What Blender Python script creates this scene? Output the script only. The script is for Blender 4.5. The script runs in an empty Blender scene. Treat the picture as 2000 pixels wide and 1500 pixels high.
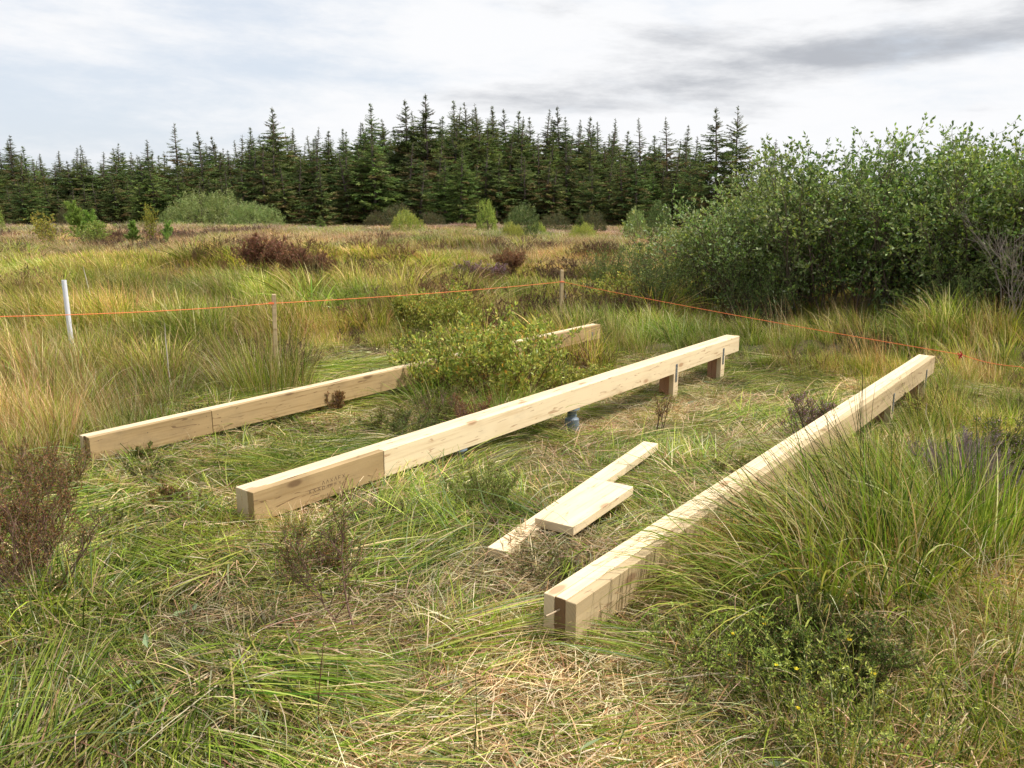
import bpy, math, random
import numpy as np
from mathutils import Vector
R = math.radians
rng = np.random.default_rng(7)
scene = bpy.context.scene
COL = scene.collection

# ------------------------------------------------------------------ camera, world, sun, exposure
F, HOR = 1600.0, 390.0                       # focal length and horizon row for a 2000 x 1500 frame
TH = math.atan((750 - HOR) / F)
CAM = np.array([0.0, 0.0, 1.4])              # z = 0 is the level of the beam tops
cd = bpy.data.cameras.new('camera'); cam = bpy.data.objects.new('camera', cd); COL.objects.link(cam)
cam.location = CAM; cam.rotation_euler = (R(90) - TH, 0, 0)
cd.sensor_width = 36; cd.lens = F / 2000 * 36; cd.clip_end = 2000; cd.clip_start = 0.05
scene.camera = cam
SUN_AZ, SUN_EL = 84.0, 55.0                 # clockwise from the viewing direction
sd = Vector((math.sin(R(SUN_AZ)) * math.cos(R(SUN_EL)), math.cos(R(SUN_AZ)) * math.cos(R(SUN_EL)), math.sin(R(SUN_EL))))
ld = bpy.data.lights.new('sun', 'SUN'); sun = bpy.data.objects.new('sun', ld); COL.objects.link(sun)
ld.energy = 5.0; ld.angle = R(1.2); ld.color = (1.0, 0.95, 0.86)
sun.rotation_euler = sd.to_track_quat('Z', 'Y').to_euler()
scene.view_settings.view_transform = 'Standard'; scene.view_settings.look = 'None'
scene.view_settings.exposure = 0.12; scene.view_settings.gamma = 1.0
scene.cycles.max_bounces = 6; scene.cycles.diffuse_bounces = 3; scene.cycles.transmission_bounces = 3
scene.cycles.glossy_bounces = 2; scene.cycles.caustics_reflective = False; scene.cycles.caustics_refractive = False
scene.cycles.use_denoising = True; scene.cycles.use_adaptive_sampling = True; scene.cycles.adaptive_threshold = 0.02

def math_n(nt, op, a, b=None, c=None, clamp=False):
    n = nt.nodes.new('ShaderNodeMath'); n.operation = op; n.use_clamp = clamp
    for i, v in enumerate((a, b, c)):
        if v is None: continue
        if isinstance(v, (int, float)): n.inputs[i].default_value = v
        else: nt.links.new(v, n.inputs[i])
    return n.outputs[0]
def smooth_n(nt, v, a, b):
    n = nt.nodes.new('ShaderNodeMapRange'); n.interpolation_type = 'SMOOTHSTEP'
    nt.links.new(v, n.inputs['Value']); n.inputs['From Min'].default_value = a; n.inputs['From Max'].default_value = b
    return n.outputs['Result']
def mix_n(nt, f, a, b, mode='MIX'):
    n = nt.nodes.new('ShaderNodeMix'); n.data_type = 'RGBA'; n.blend_type = mode
    for s, v in ((n.inputs[0], f), (n.inputs[6], a), (n.inputs[7], b)):
        if isinstance(v, (int, float)): s.default_value = v
        elif isinstance(v, tuple): s.default_value = (*v, 1)[:4]
        else: nt.links.new(v, s)
    return n.outputs[2]
def noise_n(nt, vec, scale, detail=4, rough=0.55, dist=0.0):
    n = nt.nodes.new('ShaderNodeTexNoise'); n.inputs['Scale'].default_value = scale; n.inputs['Detail'].default_value = detail
    n.inputs['Roughness'].default_value = rough; n.inputs['Distortion'].default_value = dist
    if vec is not None: nt.links.new(vec, n.inputs['Vector'])
    return n.outputs['Fac']

w = bpy.data.worlds.new('World'); scene.world = w; w.use_nodes = True
nt = w.node_tree; nt.nodes.clear()
tc = nt.nodes.new('ShaderNodeTexCoord'); sep = nt.nodes.new('ShaderNodeSeparateXYZ'); nt.links.new(tc.outputs['Generated'], sep.inputs[0])
X, Y, Z = sep.outputs
sky = nt.nodes.new('ShaderNodeTexSky'); sky.sky_type = 'NISHITA'; sky.sun_disc = False
sky.sun_elevation = R(SUN_EL); sky.sun_rotation = R(SUN_AZ); sky.air_density = 1.0; sky.dust_density = 1.6
az = math_n(nt, 'ARCTAN2', X, Y)
def skyvec(ka, kz, off, shear=0.0):
    c = nt.nodes.new('ShaderNodeCombineXYZ')
    nt.links.new(math_n(nt, 'MULTIPLY', az, ka), c.inputs[0])
    nt.links.new(math_n(nt, 'ADD', math_n(nt, 'MULTIPLY', Z, kz), math_n(nt, 'MULTIPLY', az, shear)), c.inputs[1])
    c.inputs[2].default_value = off; return c.outputs[0]
nA = noise_n(nt, skyvec(2.0, 8.0, 1.3, 0.25), 1.6, 9, 0.55, 0.15)       # broad cloud deck
nB = noise_n(nt, skyvec(2.0, 9.0, 7.9, 0.3), 2.2, 12, 0.6, 0.1)       # grey bellies
nC = noise_n(nt, skyvec(5.0, 17.0, 3.1, 0.8), 1.8, 12, 0.64, 0.15)       # wisps
left = smooth_n(nt, az, 0.02, -0.36)
cover = math_n(nt, 'ADD', math_n(nt, 'MULTIPLY', nA, 1.3), math_n(nt, 'MULTIPLY', nC, 0.75))
cover = math_n(nt, 'SUBTRACT', cover, math_n(nt, 'MULTIPLY', left, 0.36))
cover = smooth_n(nt, cover, 0.45, 1.02)
def band(caz, cz, waz, wz, tilt=0.0):
    a = math_n(nt, 'DIVIDE', math_n(nt, 'SUBTRACT', az, caz), waz)
    zz = math_n(nt, 'SUBTRACT', math_n(nt, 'SUBTRACT', Z, cz), math_n(nt, 'MULTIPLY', math_n(nt, 'SUBTRACT', az, caz), tilt))
    b = math_n(nt, 'DIVIDE', zz, wz)
    e = math_n(nt, 'ADD', math_n(nt, 'MULTIPLY', a, a), math_n(nt, 'MULTIPLY', b, b))
    return math_n(nt, 'POWER', 2.718, math_n(nt, 'MULTIPLY', e, -1.0))
g1 = band(0.40, 0.150, 0.30, 0.026, 0.05)
g2 = band(0.56, 0.222, 0.28, 0.020, 0.02)
g3 = band(0.14, 0.110, 0.20, 0.022, 0.0)
g4 = band(0.30, 0.19, 0.16, 0.016, 0.1)
gsum = math_n(nt, 'ADD', math_n(nt, 'ADD', g1, math_n(nt, 'MULTIPLY', g2, 0.7)), math_n(nt, 'ADD', math_n(nt, 'MULTIPLY', g3, 0.55), math_n(nt, 'MULTIPLY', g4, 0.45)))
grey = math_n(nt, 'ADD', math_n(nt, 'MULTIPLY', gsum, 0.80), math_n(nt, 'MULTIPLY', math_n(nt, 'SUBTRACT', nB, 0.56), 2.4))
grey = smooth_n(nt, grey, 0.0, 0.85)
grey = math_n(nt, 'MULTIPLY', grey, math_n(nt, 'SUBTRACT', 1.0, math_n(nt, 'MULTIPLY', left, 0.75)))
cloud = mix_n(nt, grey, (0.90, 0.905, 0.92), (0.46, 0.48, 0.52))
bl = mix_n(nt, 1.0, sky.outputs[0], (0.10, 0.10, 0.10), 'MULTIPLY')
bl = mix_n(nt, 0.75, bl, (0.78, 0.84, 0.93))
final = mix_n(nt, cover, bl, cloud)
bg = nt.nodes.new('ShaderNodeBackground'); bg.inputs['Strength'].default_value = 1.0
nt.links.new(final, bg.inputs['Color'])
ow = nt.nodes.new('ShaderNodeOutputWorld'); nt.links.new(bg.outputs[0], ow.inputs[0])

# ------------------------------------------------------------------ projection helpers (only used to find where things stand)
def ray(px, py):
    r = ((px - 1000) / F, (750 - py) / F)
    c, s = math.cos(TH), math.sin(TH)
    return np.array([r[0], c + r[1] * s, -s + r[1] * c])
def on_plane(px, py, z):
    r = ray(px, py); return CAM + r * ((z - CAM[2]) / r[2])
def at_depth(px, py, Yd):
    r = ray(px, py); return CAM + r * (Yd / r[1])
def col_x(px, Yd):                           # x of image column px (near the horizon) at distance Yd
    return (px - 1000) / F * Yd * 1.02
def ztop(py, Yd):
    return CAM[2] + (HOR - py) / F * Yd

# ------------------------------------------------------------------ noise and terrain
def _hash(ix, iy, seed):
    h = (ix.astype(np.int64) * 374761393 + iy.astype(np.int64) * 668265263 + seed * 1442695041) & 0xFFFFFFFF
    h = ((h ^ (h >> 13)) * 1274126177) & 0xFFFFFFFF
    return ((h ^ (h >> 16)) & 0xFFFF) / 65535.0
def vnoise(x, y, seed=0):
    x = np.asarray(x, float); y = np.asarray(y, float)
    ix, iy = np.floor(x), np.floor(y); fx, fy = x - ix, y - iy
    fx = fx * fx * (3 - 2 * fx); fy = fy * fy * (3 - 2 * fy)
    a, b = _hash(ix, iy, seed), _hash(ix + 1, iy, seed)
    c, d = _hash(ix, iy + 1, seed), _hash(ix + 1, iy + 1, seed)
    return (a * (1 - fx) + b * fx) * (1 - fy) + (c * (1 - fx) + d * fx) * fy
def fbm(x, y, seed=0, octv=3):
    s, a, t = 0, 1.0, 0
    for o in range(octv):
        s = s + a * vnoise(np.asarray(x) * 2 ** o + 17 * o, np.asarray(y) * 2 ** o, seed + o); t += a; a *= 0.5
    return s / t
def sstep(a, b, v):
    t = np.clip((np.asarray(v, float) - a) / (b - a), 0, 1); return t * t * (3 - 2 * t)

_clr_px = [(-900, 1900), (-350, 1250), (20, 985), (165, 905), (560, 775), (590, 700), (700, 672), (800, 690), (860, 800), (960, 830), (1150, 720), (1250, 690),
           (1480, 690), (1620, 715), (1720, 760), (1700, 850), (1560, 900), (1420, 1010), (1270, 1180), (1330, 1300), (1500, 1480), (1600, 1900)]
CLR = np.array([on_plane(px, py, -0.22)[:2] for px, py in _clr_px])
def poly_sd(P, x, y):
    """signed distance to polygon, negative inside"""
    x = np.asarray(x, float); y = np.asarray(y, float)
    d = np.full(x.shape, 1e9); inside = np.zeros(x.shape, bool)
    for i in range(len(P)):
        ax_, ay_ = P[i]; bx_, by_ = P[(i + 1) % len(P)]
        ex, ey = bx_ - ax_, by_ - ay_; wx, wy = x - ax_, y - ay_
        t = np.clip((wx * ex + wy * ey) / (ex * ex + ey * ey), 0, 1)
        d = np.minimum(d, np.hypot(wx - ex * t, wy - ey * t))
        c = ((ay_ > y) != (by_ > y)) & (x < (bx_ - ax_) * (y - ay_) / (by_ - ay_ + 1e-12) + ax_)
        inside ^= c
    return np.where(inside, -d, d)
MOUNDS = []      # x, y, radius x, radius y, height
def height(x, y, coarse=False):
    x = np.asarray(x, float); y = np.asarray(y, float)
    right = sstep(-1.8, 0.2, x)
    z = -0.228 - (0.05 + 0.165 * right) * sstep(3.4, 7.6, y)
    z = z - 0.80 * sstep(11, 62, y)
    out = sstep(0.0, 1.2, poly_sd(CLR, x, y)) * sstep(0, 1, y)
    z = z + (fbm(x * 1.6, y * 1.6, 3) - 0.5) * 0.07 + (fbm(x * 3.6, y * 3.6, 5, 2) - .5) * 0.10 * sstep(14, 8, y)
    z = z + out * (fbm(x * 0.55, y * 0.75, 11) - 0.42) * 0.75 * sstep(2.5, 10, y) * (1 - .6 * sstep(22, 45, y))
    z = z + out * (fbm(x * 0.12, y * 0.12, 21) - 0.5) * 0.6 * sstep(10, 26, y)
    for mx, my, rx, ry, h in MOUNDS:
        z = z + h * np.exp(-((x - mx) / rx) ** 2 - ((y - my) / ry) ** 2)
    z = z + 3.6 * sstep(82, 128, y) * np.exp(-((x - 2) / 42.0) ** 2) + 0.8 * sstep(82, 128, y)
    return z
p = on_plane(1620, 1180, -0.2); MOUNDS.append((p[0] + 0.25, p[1] + 0.15, 0.75, 0.7, 0.14))
for px, py, yd, rx, ry, h in ((440, 600, 13, 2.6, 1.6, 0.30), (300, 560, 17, 3.5, 2, 0.3), (860, 500, 20, 2.5, 2, 0.25), (640, 520, 19, 3, 2, 0.2),
                              (1700, 1000, 4.6, 0.7, 0.7, 0.1), (400, 430, 48, 12, 8, 0.5), (980, 470, 30, 8, 5, 0.35)):
    MOUNDS.append((col_x(px, yd), yd, rx, ry, h))

# ------------------------------------------------------------------ mesh building
class Buf:
    def __init__(s): s.v, s.f, s.c, s.m, s.n = [], [], [], [], 0
    def add(s, v, f, c=None, m=0):
        v = np.asarray(v, float).reshape(-1, 3); f = np.asarray(f, np.int64)
        s.v.append(v); s.f.append(f + s.n); s.n += len(v)
        if c is None: c = (1, 1, 1)
        s.c.append(np.broadcast_to(np.asarray(c, float), (len(v), 3)).copy()); s.m.append(np.full(len(f), m))
    def mesh(s, name, mats, smooth=False, jitter=None):
        me = bpy.data.meshes.new(name)
        V = np.concatenate(s.v); Cc = np.concatenate(s.c)
        loops = np.concatenate([f.ravel() for f in s.f]); sizes = np.concatenate([np.full(len(f), f.shape[1]) for f in s.f])
        me.vertices.add(len(V)); me.vertices.foreach_set('co', V.ravel())
        me.loops.add(len(loops)); me.loops.foreach_set('vertex_index', loops.astype(np.int32))
        me.polygons.add(len(sizes)); me.polygons.foreach_set('loop_start', (np.cumsum(sizes) - sizes).astype(np.int32))
        me.polygons.foreach_set('material_index', np.concatenate(s.m).astype(np.int32))
        me.polygons.foreach_set('use_smooth', np.full(len(sizes), smooth))
        a = me.color_attributes.new('col', 'FLOAT_COLOR', 'POINT')
        a.data.foreach_set('color', np.concatenate([Cc, np.ones((len(Cc), 1))], 1).ravel().astype(np.float32))
        for m in mats: me.materials.append(m)
        me.update(calc_edges=True); me.validate()
        return me
def link(name, me, parent=None, loc=None, rotz=None):
    o = bpy.data.objects.new(name, me); COL.objects.link(o)
    if parent is not None: o.parent = parent
    if loc is not None: o.location = loc
    if rotz is not None: o.rotation_euler = (0, 0, rotz)
    return o
def tag(o, label, cat, group=None, kind=None):
    if label: o['label'] = label
    if cat: o['category'] = cat
    if group: o['group'] = group
    if kind: o['kind'] = kind
    return o
def thing(name, label, cat, loc=(0, 0, 0), rotz=0, group=None):
    o = bpy.data.objects.new(name, None); COL.objects.link(o); o.location = loc; o.rotation_euler = (0, 0, rotz)
    o.empty_display_size = 0.2
    return tag(o, label, cat, group)
def quads_strip(n, k, w=2):
    """faces for n strips of k+1 rows by w verts"""
    base = np.arange(n)[:, None, None] * ((k + 1) * w) + np.arange(k)[None, :, None] * w
    base = base + np.arange(w - 1)[None, None, :]
    b = base.ravel()
    return np.stack([b, b + 1, b + w + 1, b + w], 1)
def blades(B, base, azm, t0, t1, L, W, seg=4, curl=0.0, c0=(.1, .2, .05), c1=None, roll=0.0, power=1.3, tip=0.08, m=0):
    n = len(base); k = np.arange(seg + 1) / seg
    bc = lambda a: np.broadcast_to(np.asarray(a, float), (n,))[:, None]
    th = bc(t0) + (bc(t1) - bc(t0)) * k ** power
    a = bc(azm) + bc(curl) * k
    d = np.stack([np.sin(th) * np.cos(a), np.sin(th) * np.sin(a), np.cos(th)], -1)
    st = d[:, :-1] * (bc(L) / seg)[..., None]
    P = np.concatenate([np.zeros((n, 1, 3)), np.cumsum(st, 1)], 1) + np.asarray(base)[:, None, :]
    side = np.stack([-np.sin(a), np.cos(a), 0 * a], -1)
    nor = np.stack([np.cos(th) * np.cos(a), np.cos(th) * np.sin(a), -np.sin(th)], -1)
    r = bc(roll)[..., None]
    sv = side * np.cos(r) + nor * np.sin(r)
    wd = bc(W) * (0.5 * ((1 - k ** 2.0) * (1 - tip) + tip))
    V = np.stack([P - sv * wd[..., None], P + sv * wd[..., None]], 2)
    c0 = np.broadcast_to(np.asarray(c0, float), (n, 3)); c1 = c0 if c1 is None else np.broadcast_to(np.asarray(c1, float), (n, 3))
    Cc = c0[:, None, :] + (c1 - c0)[:, None, :] * (k ** 1.2)[None, :, None]
    Cc = np.repeat(Cc[:, :, None, :], 2, 2)
    B.add(V.reshape(-1, 3), quads_strip(n, seg), Cc.reshape(-1, 3), m)
def tubes(B, P, Rr, c, sides=3, m=0):
    """P (N,K,3) polylines, Rr (N,K) radii"""
    N, K, _ = P.shape
    D = np.gradient(P, axis=1); D /= np.linalg.norm(D, axis=2, keepdims=True) + 1e-9
    ref = np.where(np.abs(D[..., 2:3]) > 0.9, np.array([1.0, 0, 0]), np.array([0, 0, 1.0]))
    U = np.cross(D, ref); U /= np.linalg.norm(U, axis=2, keepdims=True) + 1e-9
    W_ = np.cross(D, U)
    an = np.arange(sides) * 2 * math.pi / sides
    ring = U[:, :, None, :] * np.cos(an)[None, None, :, None] + W_[:, :, None, :] * np.sin(an)[None, None, :, None]
    V = P[:, :, None, :] + ring * np.asarray(Rr)[:, :, None, None]
    b = (np.arange(N)[:, None, None] * K * sides + np.arange(K - 1)[None, :, None] * sides)
    j = np.arange(sides)[None, None, :]; j2 = (j + 1) % sides
    f = np.stack([b + j, b + j2, b + sides + j2, b + sides + j], -1).reshape(-1, 4)
    c = np.asarray(c, float)
    if c.ndim == 2: c = np.repeat(c, K * sides, 0)
    B.add(V.reshape(-1, 3), f, c, m)
def polylines(start, dirv, L, K, wob, up=0.0, r=rng):
    """random walks: start (N,3), dirv (N,3) unit, length L (N)"""
    N = len(start); P = [start]; d = dirv.copy()
    for k in range(K - 1):
        d = d + r.normal(0, wob, (N, 3)); d[:, 2] += up
        d /= np.linalg.norm(d, axis=1, keepdims=True)
        P.append(P[-1] + d * (np.asarray(L) / (K - 1)).reshape(-1, 1))
    return np.stack(P, 1)
def children(P, n_per, tmin, tmax, spread, L, K, wob, up, r=rng, outward=0.0, Lrel=True):
    N, Kp, _ = P.shape; M = N * n_per
    par = np.repeat(np.arange(N), n_per); t = r.uniform(tmin, tmax, M) * (Kp - 1)
    i = np.minimum(t.astype(int), Kp - 2); f = (t - i)[:, None]
    s = P[par, i] * (1 - f) + P[par, i + 1] * f
    d = P[par, i + 1] - P[par, i]; d /= np.linalg.norm(d, axis=1, keepdims=True) + 1e-9
    q = r.normal(0, 1, (M, 3)); q /= np.linalg.norm(q, axis=1, keepdims=True)
    dd = d * (1 - spread) + q * spread; dd[:, 2] += outward; dd /= np.linalg.norm(dd, axis=1, keepdims=True)
    ll = L * r.uniform(0.6, 1.2, M) * (1.15 - 0.6 * t / (Kp - 1))
    return polylines(s, dd, ll, K, wob, up, r)
def leaves(B, pos, dirv, L, W, c, fold=0.25, m=0, r=rng):
    """pointed folded leaves"""
    n = len(pos); q = r.normal(0, 1, (n, 3)); sd_ = np.cross(dirv, q); sd_ /= np.linalg.norm(sd_, axis=1, keepdims=True) + 1e-9
    nn = np.cross(sd_, dirv); L = np.asarray(L).reshape(-1, 1); W = np.asarray(W).reshape(-1, 1)
    a = pos; t = pos + dirv * L; mid = pos + dirv * L * 0.5
    l = mid - sd_ * W * 0.5 + nn * W * fold; rr = mid + sd_ * W * 0.5 + nn * W * fold
    V = np.stack([a, l, t, rr], 1).reshape(-1, 3); b = np.arange(n)[:, None] * 4
    f = np.concatenate([b + np.array([[0, 2, 1]]), b + np.array([[0, 3, 2]])])
    B.add(V, f, np.repeat(np.broadcast_to(c, (n, 3)), 4, 0), m)
def along(P, n_per, tmin=0.1, tmax=1.0, r=rng):
    N, Kp, _ = P.shape; M = N * n_per; par = np.repeat(np.arange(N), n_per); t = r.uniform(tmin, tmax, M) * (Kp - 1)
    i = np.minimum(t.astype(int), Kp - 2); f = (t - i)[:, None]
    s = P[par, i] * (1 - f) + P[par, i + 1] * f; d = P[par, i + 1] - P[par, i]
    return s, d / (np.linalg.norm(d, axis=1, keepdims=True) + 1e-9)
def unit(v): return v / (np.linalg.norm(v, axis=-1, keepdims=True) + 1e-9)
def colmix(n, cols, wts, jit=0.18, r=rng):
    cols = np.array(cols, float); i = r.choice(len(cols), n, p=np.array(wts, float) / sum(wts))
    return np.clip(cols[i] * (1 + r.normal(0, jit, (n, 1))) * (1 + r.normal(0, jit * 0.3, (n, 3))), 0.004, 0.9)

# ------------------------------------------------------------------ materials
def foliage_mat(name, trans=0.3, rough=0.55, tinted=False, spec=0.35, objvar=0.12, gain=1.0):
    m = bpy.data.materials.new(name); m.use_nodes = True; nt = m.node_tree; nt.nodes.clear()
    a = nt.nodes.new('ShaderNodeAttribute'); a.attribute_name = 'col'; c = a.outputs['Color']
    if tinted:
        t = nt.nodes.new('ShaderNodeAttribute'); t.attribute_type = 'INSTANCER'; t.attribute_name = 'tint'
        c = mix_n(nt, 1.0, c, t.outputs['Color'], 'MULTIPLY')
    oi = nt.nodes.new('ShaderNodeObjectInfo'); hs = nt.nodes.new('ShaderNodeHueSaturation')
    rnd = oi.outputs['Random']
    nt.links.new(math_n(nt, 'MULTIPLY_ADD', rnd, objvar * 2 * gain, gain * (1 - objvar)), hs.inputs['Value'])
    nt.links.new(math_n(nt, 'MULTIPLY_ADD', math_n(nt, 'FRACT', math_n(nt, 'MULTIPLY', rnd, 7.3)), 0.03, 0.485), hs.inputs['Hue'])
    nt.links.new(c, hs.inputs['Color']); c = hs.outputs[0]
    p = nt.nodes.new('ShaderNodeBsdfPrincipled'); nt.links.new(c, p.inputs['Base Color'])
    p.inputs['Roughness'].default_value = rough; p.inputs['Specular IOR Level'].default_value = spec
    out = nt.nodes.new('ShaderNodeOutputMaterial')
    if trans > 0:
        tr = nt.nodes.new('ShaderNodeBsdfTranslucent'); nt.links.new(mix_n(nt, 1.0, c, (1.15, 1.15, 0.8), 'MULTIPLY'), tr.inputs['Color'])
        mx = nt.nodes.new('ShaderNodeMixShader'); mx.inputs[0].default_value = trans
        nt.links.new(p.outputs[0], mx.inputs[1]); nt.links.new(tr.outputs[0], mx.inputs[2]); nt.links.new(mx.outputs[0], out.inputs[0])
    else: nt.links.new(p.outputs[0], out.inputs[0])
    return m
M_GRASS = foliage_mat('grass_blades', 0.33, 0.6, True, 0.16, 0.14)
M_LEAF = foliage_mat('leaves', 0.32, 0.45, False, 0.32, 0.1)
M_GRASSO = foliage_mat('grass_single', 0.33, 0.6, False, 0.18, 0.05)
M_NEEDLE = foliage_mat('needles', 0.25, 0.7, False, 0.12, 0.22, .84)
M_BARK = foliage_mat('bark', 0.0, 0.9, False, 0.15, 0.1)

def wood_mat(name, base, dark, knot, grey=0.0, fresh=1.0):
    """sawn softwood, grain along local X; rings on the ends"""
    m = bpy.data.materials.new(name); m.use_nodes = True; nt = m.node_tree; nt.nodes.clear()
    tc = nt.nodes.new('ShaderNodeTexCoord'); oi = nt.nodes.new('ShaderNodeObjectInfo')
    mp = nt.nodes.new('ShaderNodeVectorMath'); mp.operation = 'ADD'
    cr = nt.nodes.new('ShaderNodeCombineXYZ')
    nt.links.new(math_n(nt, 'MULTIPLY', oi.outputs['Random'], 37.0), cr.inputs[0]); nt.links.new(math_n(nt, 'MULTIPLY', oi.outputs['Random'], 3.1), cr.inputs[1])
    nt.links.new(tc.outputs['Object'], mp.inputs[0]); nt.links.new(cr.outputs[0], mp.inputs[1])
    def sc(v, s):
        n = nt.nodes.new('ShaderNodeVectorMath'); n.operation = 'MULTIPLY'; nt.links.new(v, n.inputs[0]); n.inputs[1].default_value = s; return n.outputs[0]
    P = mp.outputs[0]
    g1 = noise_n(nt, sc(P, (1.6, 55, 55)), 1.0, 5, 0.6, 0.3)
    g2 = noise_n(nt, sc(P, (0.8, 9, 9)), 1.0, 4, 0.55, 0.6)
    g3 = noise_n(nt, sc(P, (30, 260, 260)), 1.0, 3, 0.6)
    saw = noise_n(nt, sc(P, (160, 8, 8)), 1.0, 2, 0.6)
    c = mix_n(nt, smooth_n(nt, g1, 0.48, 0.72), base, dark)
    c = mix_n(nt, math_n(nt, 'MULTIPLY', smooth_n(nt, g2, 0.45, 0.75), 0.55), c, tuple(b * 0.82 for b in dark))
    # knots
    vo = nt.nodes.new('ShaderNodeTexVoronoi'); vo.inputs['Scale'].default_value = 1.0; nt.links.new(sc(P, (2.6, 6.5, 6.5)), vo.inputs['Vector'])
    kd = math_n(nt, 'ADD', vo.outputs['Distance'], math_n(nt, 'MULTIPLY', math_n(nt, 'SUBTRACT', g2, 0.5), 0.12))
    vs = nt.nodes.new('ShaderNodeSeparateColor'); nt.links.new(vo.outputs['Color'], vs.inputs[0])
    gate = smooth_n(nt, vs.outputs[0], 0.36, 0.40)
    kk = math_n(nt, 'MULTIPLY', smooth_n(nt, kd, 0.17, 0.08), gate)
    halo = math_n(nt, 'MULTIPLY', smooth_n(nt, kd, 0.42, 0.14), gate)
    c = mix_n(nt, math_n(nt, 'MULTIPLY', halo, 0.4), c, tuple(d * 0.95 for d in dark))
    c = mix_n(nt, math_n(nt, 'MULTIPLY', kk, 0.65), c, knot)
    # resin streaks
    st = noise_n(nt, sc(P, (5.5, 40, 40)), 1.0, 2, 0.5, 1.2)
    c = mix_n(nt, math_n(nt, 'MULTIPLY', smooth_n(nt, st, 0.63, 0.69), 0.6), c, knot)
    # grime
    dn = noise_n(nt, sc(P, (3, 6, 6)), 1.0, 6, 0.65)
    c = mix_n(nt, math_n(nt, 'MULTIPLY', smooth_n(nt, dn, 0.5, 0.8), 0.25 + grey), c, (0.16, 0.12, 0.075))
    # end grain
    so = nt.nodes.new('ShaderNodeSeparateXYZ'); nt.links.new(tc.outputs['Object'], so.inputs[0])
    yy = math_n(nt, 'ADD', so.outputs[1], 0.17); zz = math_n(nt, 'ADD', so.outputs[2], 0.085)
    dist = math_n(nt, 'SQRT', math_n(nt, 'ADD', math_n(nt, 'MULTIPLY', yy, yy), math_n(nt, 'MULTIPLY', zz, zz)))
    rings = math_n(nt, 'SINE', math_n(nt, 'ADD', math_n(nt, 'MULTIPLY', dist, 1150.0), math_n(nt, 'MULTIPLY', dn, 5.0)))
    ce = mix_n(nt, smooth_n(nt, rings, -0.1, 0.95), tuple(b * 0.80 for b in base), tuple(d * 0.72 for d in dark))
    sn = nt.nodes.new('ShaderNodeSeparateXYZ'); nt.links.new(tc.outputs['Normal'], sn.inputs[0])
    isend = smooth_n(nt, math_n(nt, 'ABSOLUTE', sn.outputs[0]), 0.6, 0.8)
    c = mix_n(nt, isend, c, ce)
    p = nt.nodes.new('ShaderNodeBsdfPrincipled'); nt.links.new(c, p.inputs['Base Color']); p.inputs['Roughness'].default_value = 0.72
    p.inputs['Specular IOR Level'].default_value = 0.25
    bp = nt.nodes.new('ShaderNodeBump'); bp.inputs['Strength'].default_value = 0.25; bp.inputs['Distance'].default_value = 0.002
    nt.links.new(math_n(nt, 'ADD', math_n(nt, 'ADD', g1, math_n(nt, 'MULTIPLY', g3, 0.5)), math_n(nt, 'MULTIPLY', saw, 0.6)), bp.inputs['Height']); nt.links.new(bp.outputs[0], p.inputs['Normal'])
    out = nt.nodes.new('ShaderNodeOutputMaterial'); nt.links.new(p.outputs[0], out.inputs[0])
    return m
W_FRESH = wood_mat('fresh_pine', (0.80, 0.65, 0.425), (0.68, 0.51, 0.30), (0.34, 0.16, 0.075))
W_WEATH = wood_mat('weathered_pine', (0.43, 0.30, 0.15), (0.30, 0.20, 0.09), (0.09, 0.04, 0.02), 0.25)
W_MID = wood_mat('duller_pine', (0.55, 0.42, 0.245), (0.42, 0.30, 0.16), (0.17, 0.08, 0.04), 0.12)
W_TAN = wood_mat('tan_pine', (0.72, 0.575, 0.375), (0.60, 0.45, 0.27), (0.25, 0.12, 0.05), 0.08)
W_DARK = wood_mat('dark_brown_pine', (0.24, 0.14, 0.065), (0.16, 0.09, 0.045), (0.06, 0.03, 0.02), 0.3)  # darkest brown pine, for the inset ply ends and the left beam's post
W_RED = wood_mat('reddish_pine', (0.42, 0.23, 0.13), (0.30, 0.15, 0.085), (0.12, 0.05, 0.03), 0.2)
def simple_mat(name, c, rough=0.6, metal=0.0, var=0.0, scale=40):
    m = bpy.data.materials.new(name); m.use_nodes = True; nt = m.node_tree; p = nt.nodes['Principled BSDF']
    tcn = nt.nodes.new('ShaderNodeTexCoord'); n = noise_n(nt, tcn.outputs['Object'], scale, 5, 0.6)
    nt.links.new(mix_n(nt, n, tuple(x * (1 - var) for x in c), tuple(min(1, x * (1 + var)) for x in c)), p.inputs['Base Color'])
    p.inputs['Roughness'].default_value = rough; p.inputs['Metallic'].default_value = metal
    return m
M_STEEL = simple_mat('galvanised_steel', (0.20, 0.22, 0.24), 0.5, 0.6, 0.35, 60)
M_HOLE = simple_mat('nail_heads', (0.55, 0.56, 0.58), 0.35, 0.8, 0.1)
M_CORD = simple_mat('orange_cord', (0.85, 0.20, 0.06), 0.7, 0, 0.2, 300)
M_RED = simple_mat('red_thread', (0.45, 0.02, 0.02), 0.7, 0, 0.2, 200)
M_WHITE = simple_mat('white_plastic', (0.72, 0.73, 0.76), 0.4, 0, 0.06, 30)
M_FOOT = simple_mat('grey_plastic', (0.15, 0.19, 0.23), 0.4, 0, 0.2, 30)
M_INK = simple_mat('stamp_ink', (0.15, 0.10, 0.06), 0.9, 0, 0.6, 300)

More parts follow.
